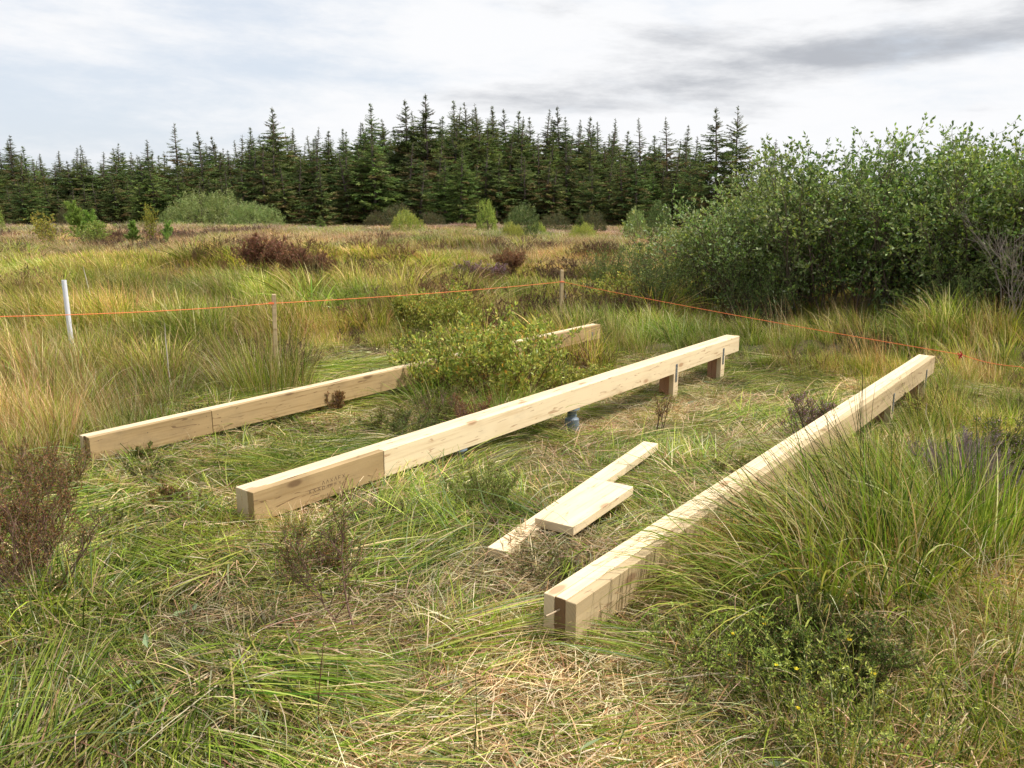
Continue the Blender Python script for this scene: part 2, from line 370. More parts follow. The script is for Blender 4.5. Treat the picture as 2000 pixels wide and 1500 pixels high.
# ground material
m = bpy.data.materials.new('peaty_ground'); m.use_nodes = True; nt = m.node_tree; p = nt.nodes['Principled BSDF']
geo = nt.nodes.new('ShaderNodeNewGeometry')
n1 = noise_n(nt, geo.outputs['Position'], 1.2, 8, 0.6); n2 = noise_n(nt, geo.outputs['Position'], 30, 5, 0.7)
c = mix_n(nt, smooth_n(nt, n1, 0.35, 0.65), (0.11, 0.085, 0.045), (0.075, 0.085, 0.03)); c = mix_n(nt, smooth_n(nt, n2, 0.4, 0.7), c, (0.035, 0.025, 0.015))
nt.links.new(c, p.inputs['Base Color']); p.inputs['Roughness'].default_value = 1.0; p.inputs['Specular IOR Level'].default_value = 0.1
M_GROUND = m

# ------------------------------------------------------------------ ground: one sheet to the horizon
def ground_sheet():
    ys = np.concatenate([np.linspace(-6, 0, 13)[:-1], np.linspace(0, 14, 150)[:-1], np.geomspace(14, 160, 150)[:-1], np.geomspace(160, 900, 16)])
    us = np.linspace(-1, 1, 241)
    Yg, U = np.meshgrid(ys, us, indexing='ij'); half = 8 + 0.95 * np.maximum(Yg, 0)
    Xg = np.sign(U) * np.abs(U) ** 1.15 * half; Zg = height(Xg, Yg)
    B = Buf(); V = np.stack([Xg, Yg, Zg], -1)
    ny, nx = Xg.shape; b = (np.arange(ny - 1)[:, None] * nx + np.arange(nx - 1)[None, :]).ravel()
    B.add(V.reshape(-1, 3), np.stack([b, b + 1, b + nx + 1, b + nx], 1))
    o = link('ground', B.mesh('ground', [M_GROUND], True)); tag(o, 'peaty bog ground running back to the forest', None, kind='structure')
ground_sheet()

# ------------------------------------------------------------------ timber beams
axd = ray(2269, 390)[:2]; axd = axd / np.linalg.norm(axd); PHI = math.atan2(axd[1], axd[0])
def box(B, x0, x1, y0, y1, z0, z1, bev=0.002, m=0):
    """bevelled box: chamfered edges"""
    bm_v = []
    b = bev
    X_ = (x0, x1); Y_ = (y0, y1); Z_ = (z0, z1); V = []; idx = {}
    for i in (0, 1):
        for j in (0, 1):
            for k in (0, 1):
                sx, sy, sz = (1 if i == 0 else -1), (1 if j == 0 else -1), (1 if k == 0 else -1)
                for ax_ in range(3):
                    q = [X_[i], Y_[j], Z_[k]]; s_ = (sx, sy, sz)
                    for a2 in range(3):
                        if a2 != ax_: q[a2] += s_[a2] * b
                    idx[(i, j, k, ax_)] = len(V); V.append(q)
    q4, t3 = [], []
    for ax_ in range(3):                        # main faces: vertices lying on the plane of axis ax_
        o = [a for a in range(3) if a != ax_]
        for s_ in (0, 1):
            seq = []
            for u, v in ((0, 0), (1, 0), (1, 1), (0, 1)):
                key = [0, 0, 0]; key[ax_] = s_; key[o[0]] = u; key[o[1]] = v; seq.append(idx[(*key, ax_)])
            q4.append(seq)
    for ax_ in range(3):                        # edges parallel to ax_
        o = [a for a in range(3) if a != ax_]
        for u in (0, 1):
            for v in (0, 1):
                k0 = [0, 0, 0]; k0[o[0]] = u; k0[o[1]] = v; k1 = list(k0); k1[ax_] = 1
                q4.append([idx[(*k0, o[0])], idx[(*k1, o[0])], idx[(*k1, o[1])], idx[(*k0, o[1])]])
    for i in (0, 1):
        for j in (0, 1):
            for k in (0, 1): t3.append([idx[(i, j, k, 0)], idx[(i, j, k, 1)], idx[(i, j, k, 2)]])
    V = np.array(V); q4 = np.array(q4); t3 = np.array(t3)
    cen = V.mean(0)
    def fix(fs):
        out = []
        for f in fs:
            nrm = np.cross(V[f[1]] - V[f[0]], V[f[2]] - V[f[0]])
            out.append(f if np.dot(nrm, V[f].mean(0) - cen) > 0 else f[::-1])
        return np.array(out)
    B.add(V, fix(q4), None, m); n0 = B.n - len(V)
    B.f.append(fix(t3) + n0); B.m.append(np.full(len(t3), m))
def boxpart(name, mat, parent, *a, bev=0.002, loc=None):
    B = Buf(); box(B, *a, bev=bev); return link(name, B.mesh(name, [mat]), parent, loc)
BH = 0.160
def beam_origin(px, py): return on_plane(px, py, 0.0)
def s_at(org, px, yoff=0.0, z=0.0):
    """distance along the beam where its right upper edge passes image column px"""
    lo, hi = 0.0, 9.0
    nrm = np.array([-axd[1], axd[0]])
    for _ in range(50):
        s = (lo + hi) / 2; q = org[:2] + axd * s + nrm * yoff
        c_, s_ = math.cos(TH), math.sin(TH); dz = z - CAM[2]
        depth = q[1] * c_ - dz * s_; x = 1000 + F * q[0] / depth
        if x < px: lo = s
        else: hi = s
    return s
BEAMS = []
def strap(root, s, zt, zb):
    B = Buf(); box(B, s - 0.017, s + 0.017, -0.0045, -0.0015, zb, zt, bev=0.0006)
    o = link('strap', B.mesh('strap', [M_STEEL]), root)
    H = Buf(); k = int((zt - zb) / 0.022)
    for i in range(k):
        z = zb + (i + 0.6) * (zt - zb) / k
        for dx in ((-0.008,) if i % 2 else (0.008,)):
            box(H, s + dx - 0.0045, s + dx + 0.0045, -0.0062, -0.0045, z - 0.0045, z + 0.0045, bev=0.0008)
    h = link('strap_nails', H.mesh('strap_nails', [M_HOLE]), o)
def post(root, s, wid, mat, side_mat, zb, along_=0.09):
    """upright of plies below the beam: two plies and a lighter outer one, each a sub-part"""
    o = boxpart('support_post', mat, root, s - along_ / 2, s + along_ / 2, 0.046, 0.046 + (wid - 0.046) / 2 - 0.001, zb, -BH - 0.001)
    boxpart('post_ply', mat, o, s - along_ / 2 - 0.003, s + along_ / 2, 0.046 + (wid - 0.046) / 2 + 0.001, wid - 0.002, zb, -BH - 0.001)
    boxpart('post_ply', side_mat, o, s - along_ / 2 - 0.001, s + along_ / 2 + 0.004, -0.0005, 0.0445, zb, -BH - 0.001)
    boxpart('base_pad', M_FOOT, o, s - along_ / 2 - 0.02, s + along_ / 2 + 0.02, -0.02, wid + 0.01, zb - 0.02, zb - 0.001)
def ring_profile(B, cx, cy, prof, n=20):
    an = np.arange(n) * 2 * math.pi / n; V = []
    for r_, z in prof: V.append(np.stack([cx + r_ * np.cos(an), cy + r_ * np.sin(an), np.full(n, z)], 1))
    V = np.concatenate(V); K = len(prof); b = np.arange(K - 1)[:, None] * n + np.arange(n)[None, :]; b2 = np.arange(K - 1)[:, None] * n + (np.arange(n)[None, :] + 1) % n
    B.add(V, np.stack([b.ravel(), b2.ravel(), b2.ravel() + n, b.ravel() + n], 1))
def pedestal(root, s, wid, zb):
    B = Buf(); cy = wid * 0.32
    top = -BH - 0.002
    ring_profile(B, s, cy, [(0.0, top), (0.058, top), (0.06, top - 0.008), (0.034, top - 0.012), (0.032, top - 0.03), (0.037, top - 0.032), (0.037, top - 0.038), (0.032, top - 0.04),
                            (0.032, top - 0.05), (0.038, top - 0.052), (0.038, top - 0.06), (0.033, top - 0.062), (0.04, top - 0.075), (0.055, top - 0.085), (0.06, zb)])
    link('adjustable_foot', B.mesh('adjustable_foot', [M_FOOT]), root)
    # neck ring in metal
    B = Buf(); ring_profile(B, s, cy, [(0.0342, top - 0.0125), (0.0385, top - 0.014), (0.0385, top - 0.024), (0.0342, top - 0.026)])
    link('foot_collar', B.mesh('foot_collar', [M_HOLE]), root)

# near right beam
o3 = beam_origin(1125, 1180.2); L3 = s_at(o3, 1827)
b3 = thing('timber_beam', 'pale triple timber beam running beside the tall grass at right, rod sticking out of its near end', 'beam', (*o3[:2], 0), PHI, 'timber beams laid side by side')
W3 = 0.141
boxpart('beam_ply', W_MID, b3, 0, L3, 0.0, 0.0455, -BH, 0)
mid = boxpart('beam_ply', W_FRESH, b3, 0.006, L3 - 0.004, 0.048, 0.093, -BH + 0.001, -0.0005); mid['label'] = 'middle ply set back from the end'
boxpart('recessed_end', W_DARK, mid, 0.003, 0.0055, 0.0478, 0.0932, -BH + 0.002, -0.0012, bev=.0005)
boxpart('beam_ply', W_FRESH, b3, 0, L3, 0.0955, W3, -BH, 0.0005)
B = Buf(); tubes(B, np.array([[[0.03, 0.07, -0.045], [-0.035, 0.076, -0.0445], [-0.07, 0.081, -0.043]]]), np.full((1, 3), 0.0032), (1, 1, 1), 8)
link('metal_rod', B.mesh('metal_rod', [simple_mat('dull_brass', (0.45, 0.34, 0.22), 0.5, 0.2, 0.1)]), b3)
BEAMS.append((o3, L3, W3))
# middle beam
o2 = beam_origin(493.6, 963); L2 = s_at(o2, 1444.4); W2 = 0.145; sj = s_at(o2, 749)
b2 = thing('timber_beam', 'long pale middle beam whose near stretch is a darker brown stamped board', 'beam', (*o2[:2], 0), PHI, 'timber beams laid side by side')
q = boxpart('beam_ply', W_WEATH, b2, 0, sj - 0.0015, 0.0, 0.0465, -BH, 0.0); q['label'] = 'darker brown stamped board at the near end'
q = boxpart('beam_ply', W_FRESH, b2, sj + 0.0015, L2, -0.001, 0.0465, -BH, 0.0008); q['label'] = 'pale outer board'
boxpart('beam_ply', W_TAN, b2, 0.0, L2 - 0.002, 0.049, 0.0955, -BH, -0.0006)
boxpart('beam_ply', W_TAN, b2, 0.0, L2, 0.098, W2, -BH, 0.0)
BEAMS.append((o2, L2, W2))
# far left beam
o1 = beam_origin(173.3, 855.5); L1 = s_at(o1, 1173); W1 = 0.112; s1 = s_at(o1, 413)
b1 = thing('timber_beam', 'brownish beam at left running behind the yellow green bush', 'beam', (*o1[:2], 0), PHI, 'timber beams laid side by side')
boxpart('beam_ply', W_WEATH, b1, 0, s1 - 0.0015, 0.0, 0.040, -BH, 0.0)
boxpart('beam_ply', W_WEATH, b1, s1 + 0.0015, L1, 0.0, 0.040, -BH, 0.0)
mid = boxpart('beam_ply', W_TAN, b1, 0.008, L1 - 0.004, 0.0412, 0.078, -BH, -0.0006)
boxpart('recessed_end', W_DARK, mid, 0.005, 0.0075, 0.0415, 0.0775, -BH + 0.002, -0.0012, bev=.0005)
boxpart('beam_ply', W_TAN, b1, -0.004, L1, 0.0792, W1, -BH, 0.0)
BEAMS.append((o1, L1, W1))
def gz(org, s): q = org[:2] + axd * s; return float(height(q[0], q[1]))
for root, org, wid, posts, feet in ((b2, o2, W2, ((1414, W_RED, W_FRESH), (1322, W_RED, W_TAN)), (1128, 905)), (b3, o3, W3, ((1812, W_RED, W_TAN), (1748, W_RED, W_TAN)), ()),
                                    (b1, o1, W1, ((1151, W_DARK, W_DARK),), ())):
    for px, m1, m2 in posts:
        s = s_at(org, px); zb = gz(org, s) - 0.01
        if root is b1: s = L1 - 0.06
        post(root, s, wid, m1, m2, min(zb, -BH - 0.06))
        if root is not b1: strap(root, s + 0.002, -0.075, -0.075 - 0.165)
        else: strap(root, s - 0.12, -0.07, -BH + 0.002)
    for px in feet:
        s = s_at(org, px); pedestal(root, s, wid, gz(org, s) - 0.02)
# nail holes on the left beam and stamp marks (short ink strokes, unreadable in the photograph too)
def marks(root, name, specs, label=None):
    B = Buf()
    for s, z, dx, dz, wd in specs:
        d = np.array([dx, dz]); n = np.array([-dz, dx]) / (np.hypot(dx, dz) + 1e-9) * wd / 2
        V = []
        for e, f in ((0, -1), (1, -1), (1, 1), (0, 1)):
            V.append([s + dx * e + n[0] * f, -0.0006, z + dz * e + n[1] * f])
        V = np.array(V); V2 = V.copy(); V2[:, 1] += 0.0005
        B.add(np.concatenate([V, V2]), np.array([[0, 1, 2, 3], [0, 4, 5, 1], [1, 5, 6, 2], [2, 6, 7, 3], [3, 7, 4, 0]]))
    o = link(name, B.mesh(name, [M_INK]), root)
    if label: o['label'] = label
rs = random.Random(11)
def glyph_row(s0, z0, n, h, pitch, slope=0.0):
    out = []
    for i in range(n):
        x = s0 + i * pitch; z = z0 + slope * i * pitch
        kind = rs.randint(0, 3)
        if kind == 0: out += [(x, z, 0, h, .0022), (x, z + h, pitch * .5, 0, .0022), (x, z + h * .5, pitch * .45, 0, .0022)]
        elif kind == 1: out += [(x, z, pitch * .3, h, .0022), (x + pitch * .3, z + h, pitch * .3, -h, .0022)]
        elif kind == 2: out += [(x, z, 0, h, .0022), (x, z, pitch * .55, 0, .0022), (x + pitch * .55, z, 0, h, .0022), (x, z + h, pitch * .55, 0, .0022)]
        else: out += [(x, z, pitch * .55, h, .0022), (x, z + h, pitch * .55, -h, .0022)]
    return out
sa = s_at(o2, 601)
marks(b2, 'stamp', glyph_row(sa, -0.105, 3, 0.022, 0.03) + [(sa + .01, -0.118, .06, 0, .002)] + glyph_row(s_at(o2, 628), -0.078, 6, 0.02, 0.028) + glyph_row(s_at(o2, 628), -0.105, 5, 0.016, 0.028), 'faded black lumber stamp')
se = s_at(o3, 1722)
marks(b3, 'stamp', glyph_row(se, -0.085, 4, 0.03, 0.035) + glyph_row(s_at(o3, 1750), -0.07, 9, 0.03, 0.035) + glyph_row(s_at(o3, 1765), -0.118, 9, 0.02, 0.035), 'black lumber stamp along the side')
marks(b1, 'nail_holes', [(s_at(o1, px), z, 0.006, 0.0, .006) for px, z in ((190, -.03), (286, -.05), (375, -.03), (377, -.12), (386, -.075), (402, -.03), (403, -.11), (424, -.035), (426, -.12), (430, -.09), (519, -.03), (535, -.1))])
# loose boards
def loose_board(name, label, A, Bc, Cc, th, ztop, mat, tilt=0.0):
    A, Bc, Cc = (on_plane(*q, ztop)[:2] for q in (A, Bc, Cc))     # A near-left, Bc near-right, Cc far-right
    d = Cc - Bc; L = np.hypot(*d); d = d / L; n = np.array([-d[1], d[0]]); wd = abs(np.dot(A - Bc, n))
    o = thing(name, label, 'board', (*Bc, ztop), math.atan2(d[1], d[0]))
    o.rotation_euler[1] = tilt
    b = boxpart('plank', mat, o, 0, L, 0, wd, -th, 0, bev=0.0018); return o, Bc, d, n, L, wd
lb = loose_board('loose_board', 'long narrow offcut lying under the wider board between the beams', (951, 1069), (989, 1077.6), (1285.6, 866), 0.044, -0.120, W_FRESH)
wb = loose_board('loose_board', 'short wide offcut resting across the long narrow board', (1073, 994), (1120, 1029.6), (1237, 950), 0.044, -0.079, W_FRESH)
b2['label'] = b2['label']
BOARDS = [(lb[1], lb[2], lb[3], lb[4], lb[5]), (wb[1], wb[2], wb[3], wb[4], wb[5])]
def near_wood(x, y, pad):
    r_ = np.zeros(np.shape(x), bool); nrm = np.array([-axd[1], axd[0]])
    for org, L, wd in BEAMS:
        u = (x - org[0]) * axd[0] + (y - org[1]) * axd[1]; v = (x - org[0]) * nrm[0] + (y - org[1]) * nrm[1]
        r_ |= (u > -pad) & (u < L + pad) & (v > -pad) & (v < wd + pad)
    for org, d, n, L, wd in BOARDS:
        u = (x - org[0]) * d[0] + (y - org[1]) * d[1]; v = (x - org[0]) * n[0] + (y - org[1]) * n[1]
        r_ |= (u > -pad * .6) & (u < L + pad * .6) & (v > -pad * .6) & (v < wd + pad * .6)
    return r_

# ------------------------------------------------------------------ stakes, cord, pipe
def stake(label, x, y, ztop_, wid, lean=(0, 0)):
    z0 = float(height(x, y)) - 0.05
    o = thing('wooden_stake', label, 'stake', (x, y, z0), 0.35, 'stakes carrying the orange cord')
    o.rotation_euler = (lean[0], lean[1], 0.35)
    h = ztop_ - z0; B = Buf(); box(B, -wid / 2, wid / 2, -wid / 2, wid / 2, 0, h, bev=0.003)
    link('post_shaft', B.mesh('post_shaft', [W_MID]), o)
    return o
sx2, sy2 = col_x(1097, 11.0) * 1.0, 11.0
q2 = at_depth(1097, 550, 11.0); t2 = at_depth(1097, 527, 11.0)
stake('pale wooden stake at the corner where the orange cord turns', q2[0], q2[1], t2[2], 0.042)
q1 = at_depth(530, 592, 7.4); t1 = at_depth(530, 575, 7.4)
stake('weathered wooden stake standing left of centre on the orange cord', q1[0], q1[1], t1[2], 0.036, (0.0, 0.03))
q0 = at_depth(-40, 619, 5.6); qm1 = at_depth(-500, 640, 4.2)
q3 = at_depth(1879, 693, 7.3); q4 = at_depth(1990, 716, 6.85); q5 = at_depth(2300, 790, 5.9)
def cord_line(pts, r_, sag=0.02):
    P = []
    for a, b in zip(pts[:-1], pts[1:]):
        for k in range(12):
            t = k / 12; q = a * (1 - t) + b * t; q = q.copy(); q[2] -= sag * 4 * t * (1 - t); P.append(q)
    P.append(pts[-1]); return np.array(P)[None]
B = Buf(); off = np.array([0, -0.028, 0])
P = cord_line([qm1, q0, q1 + off, q2 + off, q3, q4, q5], 0.004); tubes(B, P, np.full(P.shape[:2], 0.0030), (1, 1, 1), 6)
cord = link('cord', B.mesh('cord', [M_CORD], True)); tag(cord, 'orange cord stretched between the wooden stakes', 'cord')
for q, wdt in ((q1, 0.036), (q2, 0.042)):
    B = Buf(); 
    for dz in (-0.006, 0.0, 0.006):
        h = wdt / 2 + 0.003; c_, s_ = math.cos(0.35), math.sin(0.35)
        cr = [(-h, -h), (h, -h), (h, h), (-h, h), (-h, -h)]
        P = np.array([[[q[0] + x * c_ - y * s_, q[1] + x * s_ + y * c_, q[2] + dz] for x, y in cr]]); tubes(B, P, np.full((1, 5), 0.0028), (1, 1, 1), 5)
    link('cord_wrap', B.mesh('cord_wrap', [M_CORD]), cord)
B = Buf(); n = 10; pts = polylines(np.repeat(q3[None], n, 0), unit(rng.normal(0, 1, (n, 3))), np.full(n, 0.05), 5, 0.9)
tubes(B, pts, np.full((n, 5), 0.005), (1, 1, 1), 5); kn = link('knot', B.mesh('knot', [M_RED]), cord); kn['label'] = 'dark red knot'
# white plastic pipe
pp = at_depth(113, 547, 8.2); zb = float(height(pp[0] + .05, pp[1])) - 0.1
B = Buf(); K = 6; hgt = pp[2] - zb; r0 = 0.023
ring_profile(B, 0, 0, [(r0 - 0.003, hgt - 0.06), (r0 - 0.003, hgt), (r0, hgt), (r0, 0)], 20)
pipe = link('white_pipe', B.mesh('white_pipe', [M_WHITE], False), None, (pp[0] + 0.06, pp[1], zb)); pipe.rotation_euler = (0, 0.0, 0)
tag(pipe, 'white plastic pipe standing upright in the rushes at left', 'pipe')

# ------------------------------------------------------------------ grass prototypes
PROTO = {}
def proto(kind, me):
    if kind not in PROTO: PROTO[kind] = bpy.data.collections.new('proto_' + kind)
    o = bpy.data.objects.new('%s_%02d' % (kind, len(PROTO[kind].objects)), me); PROTO[kind].objects.link(o)
G_LUSH = [(0.15, 0.225, 0.022), (0.25, 0.33, 0.04), (0.07, 0.125, 0.014), (0.36, 0.39, 0.08)]
G_STRAW = [(0.60, 0.47, 0.27), (0.46, 0.33, 0.18), (0.68, 0.58, 0.38), (0.30, 0.185, 0.10)]
G_YEL = [(0.30, 0.30, 0.07), (0.36, 0.34, 0.10)]
G_RUST = [(0.26, 0.13, 0.06), (0.33, 0.20, 0.10)]
G_BLUE = [(0.17, 0.22, 0.10), (0.27, 0.31, 0.17)]
U = rng.uniform
def mat_tuft(kind, n, rad, cols, wts, L=(0.15, 0.45), W=(0.0028, 0.006), spread=0.3, zmax=0.045, loose=0.04):
    B = Buf(); base = np.stack([U(-rad, rad * .6, n), U(-rad * .7, rad * .7, n), U(0.0, 1, n) ** 1.3 * zmax], 1)
    t0 = R(1) * U(78, 94, n); t1 = R(1) * U(86, 98, n)
    lo = rng.random(n) < loose; t0 = np.where(lo, R(1) * U(45, 75, n), t0); t1 = np.where(lo, R(1) * U(95, 125, n), t1)
    c = colmix(n, cols, wts)
    blades(B, base, rng.normal(0, spread, n), t0, t1, U(*L, n), U(*W, n), 4, rng.normal(0, 0.16, n), c, c * U(.8, 1.3, (n, 1)), rng.normal(0, .7, n))
    proto(kind, B.mesh('g_' + kind, [M_GRASS]))
for i in range(5):
    mat_tuft('mat_green', 200, 0.24, G_LUSH + G_YEL + G_STRAW + G_BLUE, [5, 5, 3, 4, 2, 1, 2, 2, 1, 2, 2, 2])
    mat_tuft('mat_straw', 230, 0.22, G_STRAW + G_RUST + G_LUSH, [6, 5, 6, 3, 1, 1, 1, 1, 1, 1], (0.05, 0.22), (0.002, 0.005), 1.6, 0.04, 0.12)
    mat_tuft('mat_mixed', 210, 0.23, G_STRAW + G_LUSH + G_YEL + G_BLUE, [4, 4, 4, 3, 3, 4, 2, 3, 2, 1, 1, 1], (0.10, 0.34), (0.003, 0.0065), 0.7, 0.045, 0.07)
    mat_tuft('swath', 150, 0.16, G_LUSH + G_YEL + G_STRAW + G_BLUE, [5, 6, 3, 5, 3, 1, 2, 1, 1, 1, 2, 2], (0.28, 0.60), (0.003, 0.0068), 0.14, 0.05, 0.0)
def tuft(kind, n, rad, H, W, cols, wts, lean=0.25, arch=(50, 110), wob=0.5, seg=5, azb=math.pi, tipc=None, jit=.18):
    B = Buf(); r_ = np.sqrt(rng.random(n)) * rad; a = U(0, 2 * math.pi, n)
    base = np.stack([r_ * np.cos(a), r_ * np.sin(a), np.full(n, -0.02)], 1)
    # outward fan plus a common lean
    dx = np.cos(a) * r_ / rad * wob + lean * math.cos(azb) + rng.normal(0, .22, n); dy = np.sin(a) * r_ / rad * wob + lean * math.sin(azb) + rng.normal(0, .22, n)
    azm = np.arctan2(dy, dx); t0 = np.clip(np.hypot(dx, dy) * 0.55, 0.02, 0.9); t1 = t0 + R(1) * U(*arch, n) * np.clip(np.hypot(dx, dy) + .3, .3, 1.1)
    c = colmix(n, cols, wts, jit); c1 = c * U(.85, 1.25, (n, 1))
    if tipc is not None:
        msk = (rng.random(n) < tipc[1])[:, None]; c1 = np.where(msk, colmix(n, tipc[0], [1] * len(tipc[0])), c1)
    blades(B, base, azm, t0, t1, U(*H, n), U(*W, n), seg, rng.normal(0, .3, n), c * 0.9, c1, rng.normal(0, .6, n), power=1.6)
    proto(kind, B.mesh('g_' + kind, [M_GRASS]))
for i in range(5):
    tuft('lush', 70, 0.10, (0.25, 0.55), (0.004, 0.008), G_LUSH + G_YEL + G_STRAW, [5, 5, 4, 4, 2, 1, 1, 1, 1, 0], 0.3, (40, 105), tipc=(G_STRAW, .12))
    tuft('moor', 80, 0.11, (0.22, 0.50), (0.0022, 0.005), G_LUSH + G_YEL + G_STRAW + G_RUST, [3, 3, 2, 3, 2, 2, 3, 3, 2, 2, 3, 3], 0.35, (12, 60), tipc=(G_STRAW + G_RUST, .35))
    tuft('stalk', 34, 0.12, (0.35, 0.70), (0.0016, 0.0032), G_STRAW + G_RUST, [4, 4, 3, 3, 4, 4], 0.45, (5, 35), tipc=(G_RUST, .6))
    tuft('short', 90, 0.13, (0.08, 0.24), (0.0025, 0.005), G_LUSH + G_YEL + G_STRAW, [4, 4, 4, 3, 2, 1, 2, 2, 1, 1], 0.2, (20, 90))
    tuft('rush', 26, 0.07, (0.45, 0.85), (0.003, 0.0045), [(0.045, 0.085, 0.025), (0.07, 0.11, 0.035), (0.12, 0.13, 0.05)], [3, 3, 1], 0.45, (2, 22), tipc=(G_STRAW, .3))
    tuft('far_green', 90, 0.45, (0.25, 0.55), (0.012, 0.024), G_LUSH + G_YEL + G_STRAW, [3, 4, 2, 4, 3, 2, 2, 2, 1, 1], 0.35, (15, 70), seg=3)
    tuft('far_brown', 90, 0.45, (0.25, 0.60), (0.008, 0.018), G_STRAW + G_RUST + G_YEL + G_LUSH, [4, 4, 3, 3, 4, 4, 1, 1, 1, 1, 0, 1], 0.4, (10, 45), seg=3)
def twig_proto(kind, H, n, stemc, leafc, leafw, nl=22, ll=(0.008, 0.016), lw=0.004, spread=.5, r_=0.12):
    B = Buf(); a = U(0, 6.283, n); rr = np.sqrt(rng.random(n)) * r_
    st = np.stack([rr * np.cos(a), rr * np.sin(a), np.full(n, -0.02)], 1); d = unit(np.stack([np.cos(a) * .5, np.sin(a) * .5, np.full(n, 1.0)], 1) + rng.normal(0, .2, (n, 3)))
    P0 = polylines(st, d, U(.6, 1, n) * H, 5, .12, .05); P1 = children(P0, 6, .25, 1, spread, H * .38, 4, .15, .12)
    tubes(B, P0, np.linspace(.003, .0012, 5)[None] * np.ones((n, 1)), stemc); tubes(B, P1, np.full(P1.shape[:2], .001), stemc)
    for PP in (P0, P1):
        s, dd = along(PP, nl if PP is P1 else nl, .25, 1.0); dirv = unit(dd * .9 + rng.normal(0, .5, dd.shape))
        leaves(B, s, dirv, U(*ll, len(s)), np.full(len(s), lw), colmix(len(s), leafc, leafw))
    return B
for i in range(4):
    B = twig_proto('x', 0.26, 16, (0.10, 0.06, 0.05), [(0.06, 0.085, 0.025), (0.10, 0.11, 0.04), (0.13, 0.07, 0.05)], [3, 2, 1.5]); proto('heath', B.mesh('g_heath', [M_GRASS]))
    B = twig_proto('x', 0.30, 14, (0.14, 0.08, 0.06), [(0.10, 0.06, 0.045), (0.15, 0.10, 0.07), (0.06, 0.07, 0.025)], [3, 2, 1]); proto('heath_brown', B.mesh('g_heathb', [M_GRASS]))
def litter(kind, n):
    B = Buf(); base = np.stack([U(-.3, .3, n), U(-.3, .3, n), U(0.02, 0.06, n)], 1); a = U(0, 6.283, n); t = R(1) * U(78, 98, n)
    d = np.stack([np.sin(t) * np.cos(a), np.sin(t) * np.sin(a), np.cos(t)], 1)
    leaves(B, base, d, U(.04, .09, n), U(.014, .026, n), colmix(n, [(0.22, 0.30, 0.17), (0.30, 0.36, 0.22), (0.16, 0.22, 0.07), (0.42, 0.36, 0.22)], [3, 2, 2, 1]), .15)
    proto(kind, B.mesh('g_' + kind, [M_GRASS]))
for i in range(3): litter('litter', 6)

def gn_scatter(name, kind, pts, rot, scl, tint, label, cat):
    N = len(pts)
    if N == 0: return
    me = bpy.data.meshes.new(name); me.vertices.add(N); me.vertices.foreach_set('co', np.asarray(pts, np.float32).ravel())
    def attr(nm, ty, key, val):
        a = me.attributes.new(nm, ty, 'POINT'); a.data.foreach_set(key, val)
    attr('rot', 'FLOAT_VECTOR', 'vector', np.asarray(rot, np.float32).ravel()); attr('scl', 'FLOAT_VECTOR', 'vector', np.asarray(scl, np.float32).ravel())
    attr('tint', 'FLOAT_VECTOR', 'vector', np.asarray(tint, np.float32).ravel())
    attr('idx', 'INT', 'value', rng.integers(0, len(PROTO[kind].objects), N).astype(np.int32))
    o = link(name, me); tag(o, label, cat, kind='stuff')
    g = bpy.data.node_groups.new('scatter_' + kind, 'GeometryNodeTree')
    g.interface.new_socket('Geometry', in_out='INPUT', socket_type='NodeSocketGeometry'); g.interface.new_socket('Geometry', in_out='OUTPUT', socket_type='NodeSocketGeometry')
    gi = g.nodes.new('NodeGroupInput'); go = g.nodes.new('NodeGroupOutput'); ip = g.nodes.new('GeometryNodeInstanceOnPoints')
    ci = g.nodes.new('GeometryNodeCollectionInfo'); ci.inputs['Collection'].default_value = PROTO[kind]; ci.inputs['Separate Children'].default_value = True; ci.inputs['Reset Children'].default_value = True
    def na(nm, ty):
        n = g.nodes.new('GeometryNodeInputNamedAttribute'); n.data_type = ty; n.inputs['Name'].default_value = nm; return n.outputs['Attribute']
    ip.inputs['Pick Instance'].default_value = True
    g.links.new(gi.outputs[0], ip.inputs['Points']); g.links.new(ci.outputs[0], ip.inputs['Instance']); g.links.new(na('idx', 'INT'), ip.inputs['Instance Index'])
    g.links.new(na('rot', 'FLOAT_VECTOR'), ip.inputs['Rotation']); g.links.new(na('scl', 'FLOAT_VECTOR'), ip.inputs['Scale'])
    g.links.new(ip.outputs[0], go.inputs[0])
    md = o.modifiers.new('scatter', 'NODES'); md.node_group = g
    return o

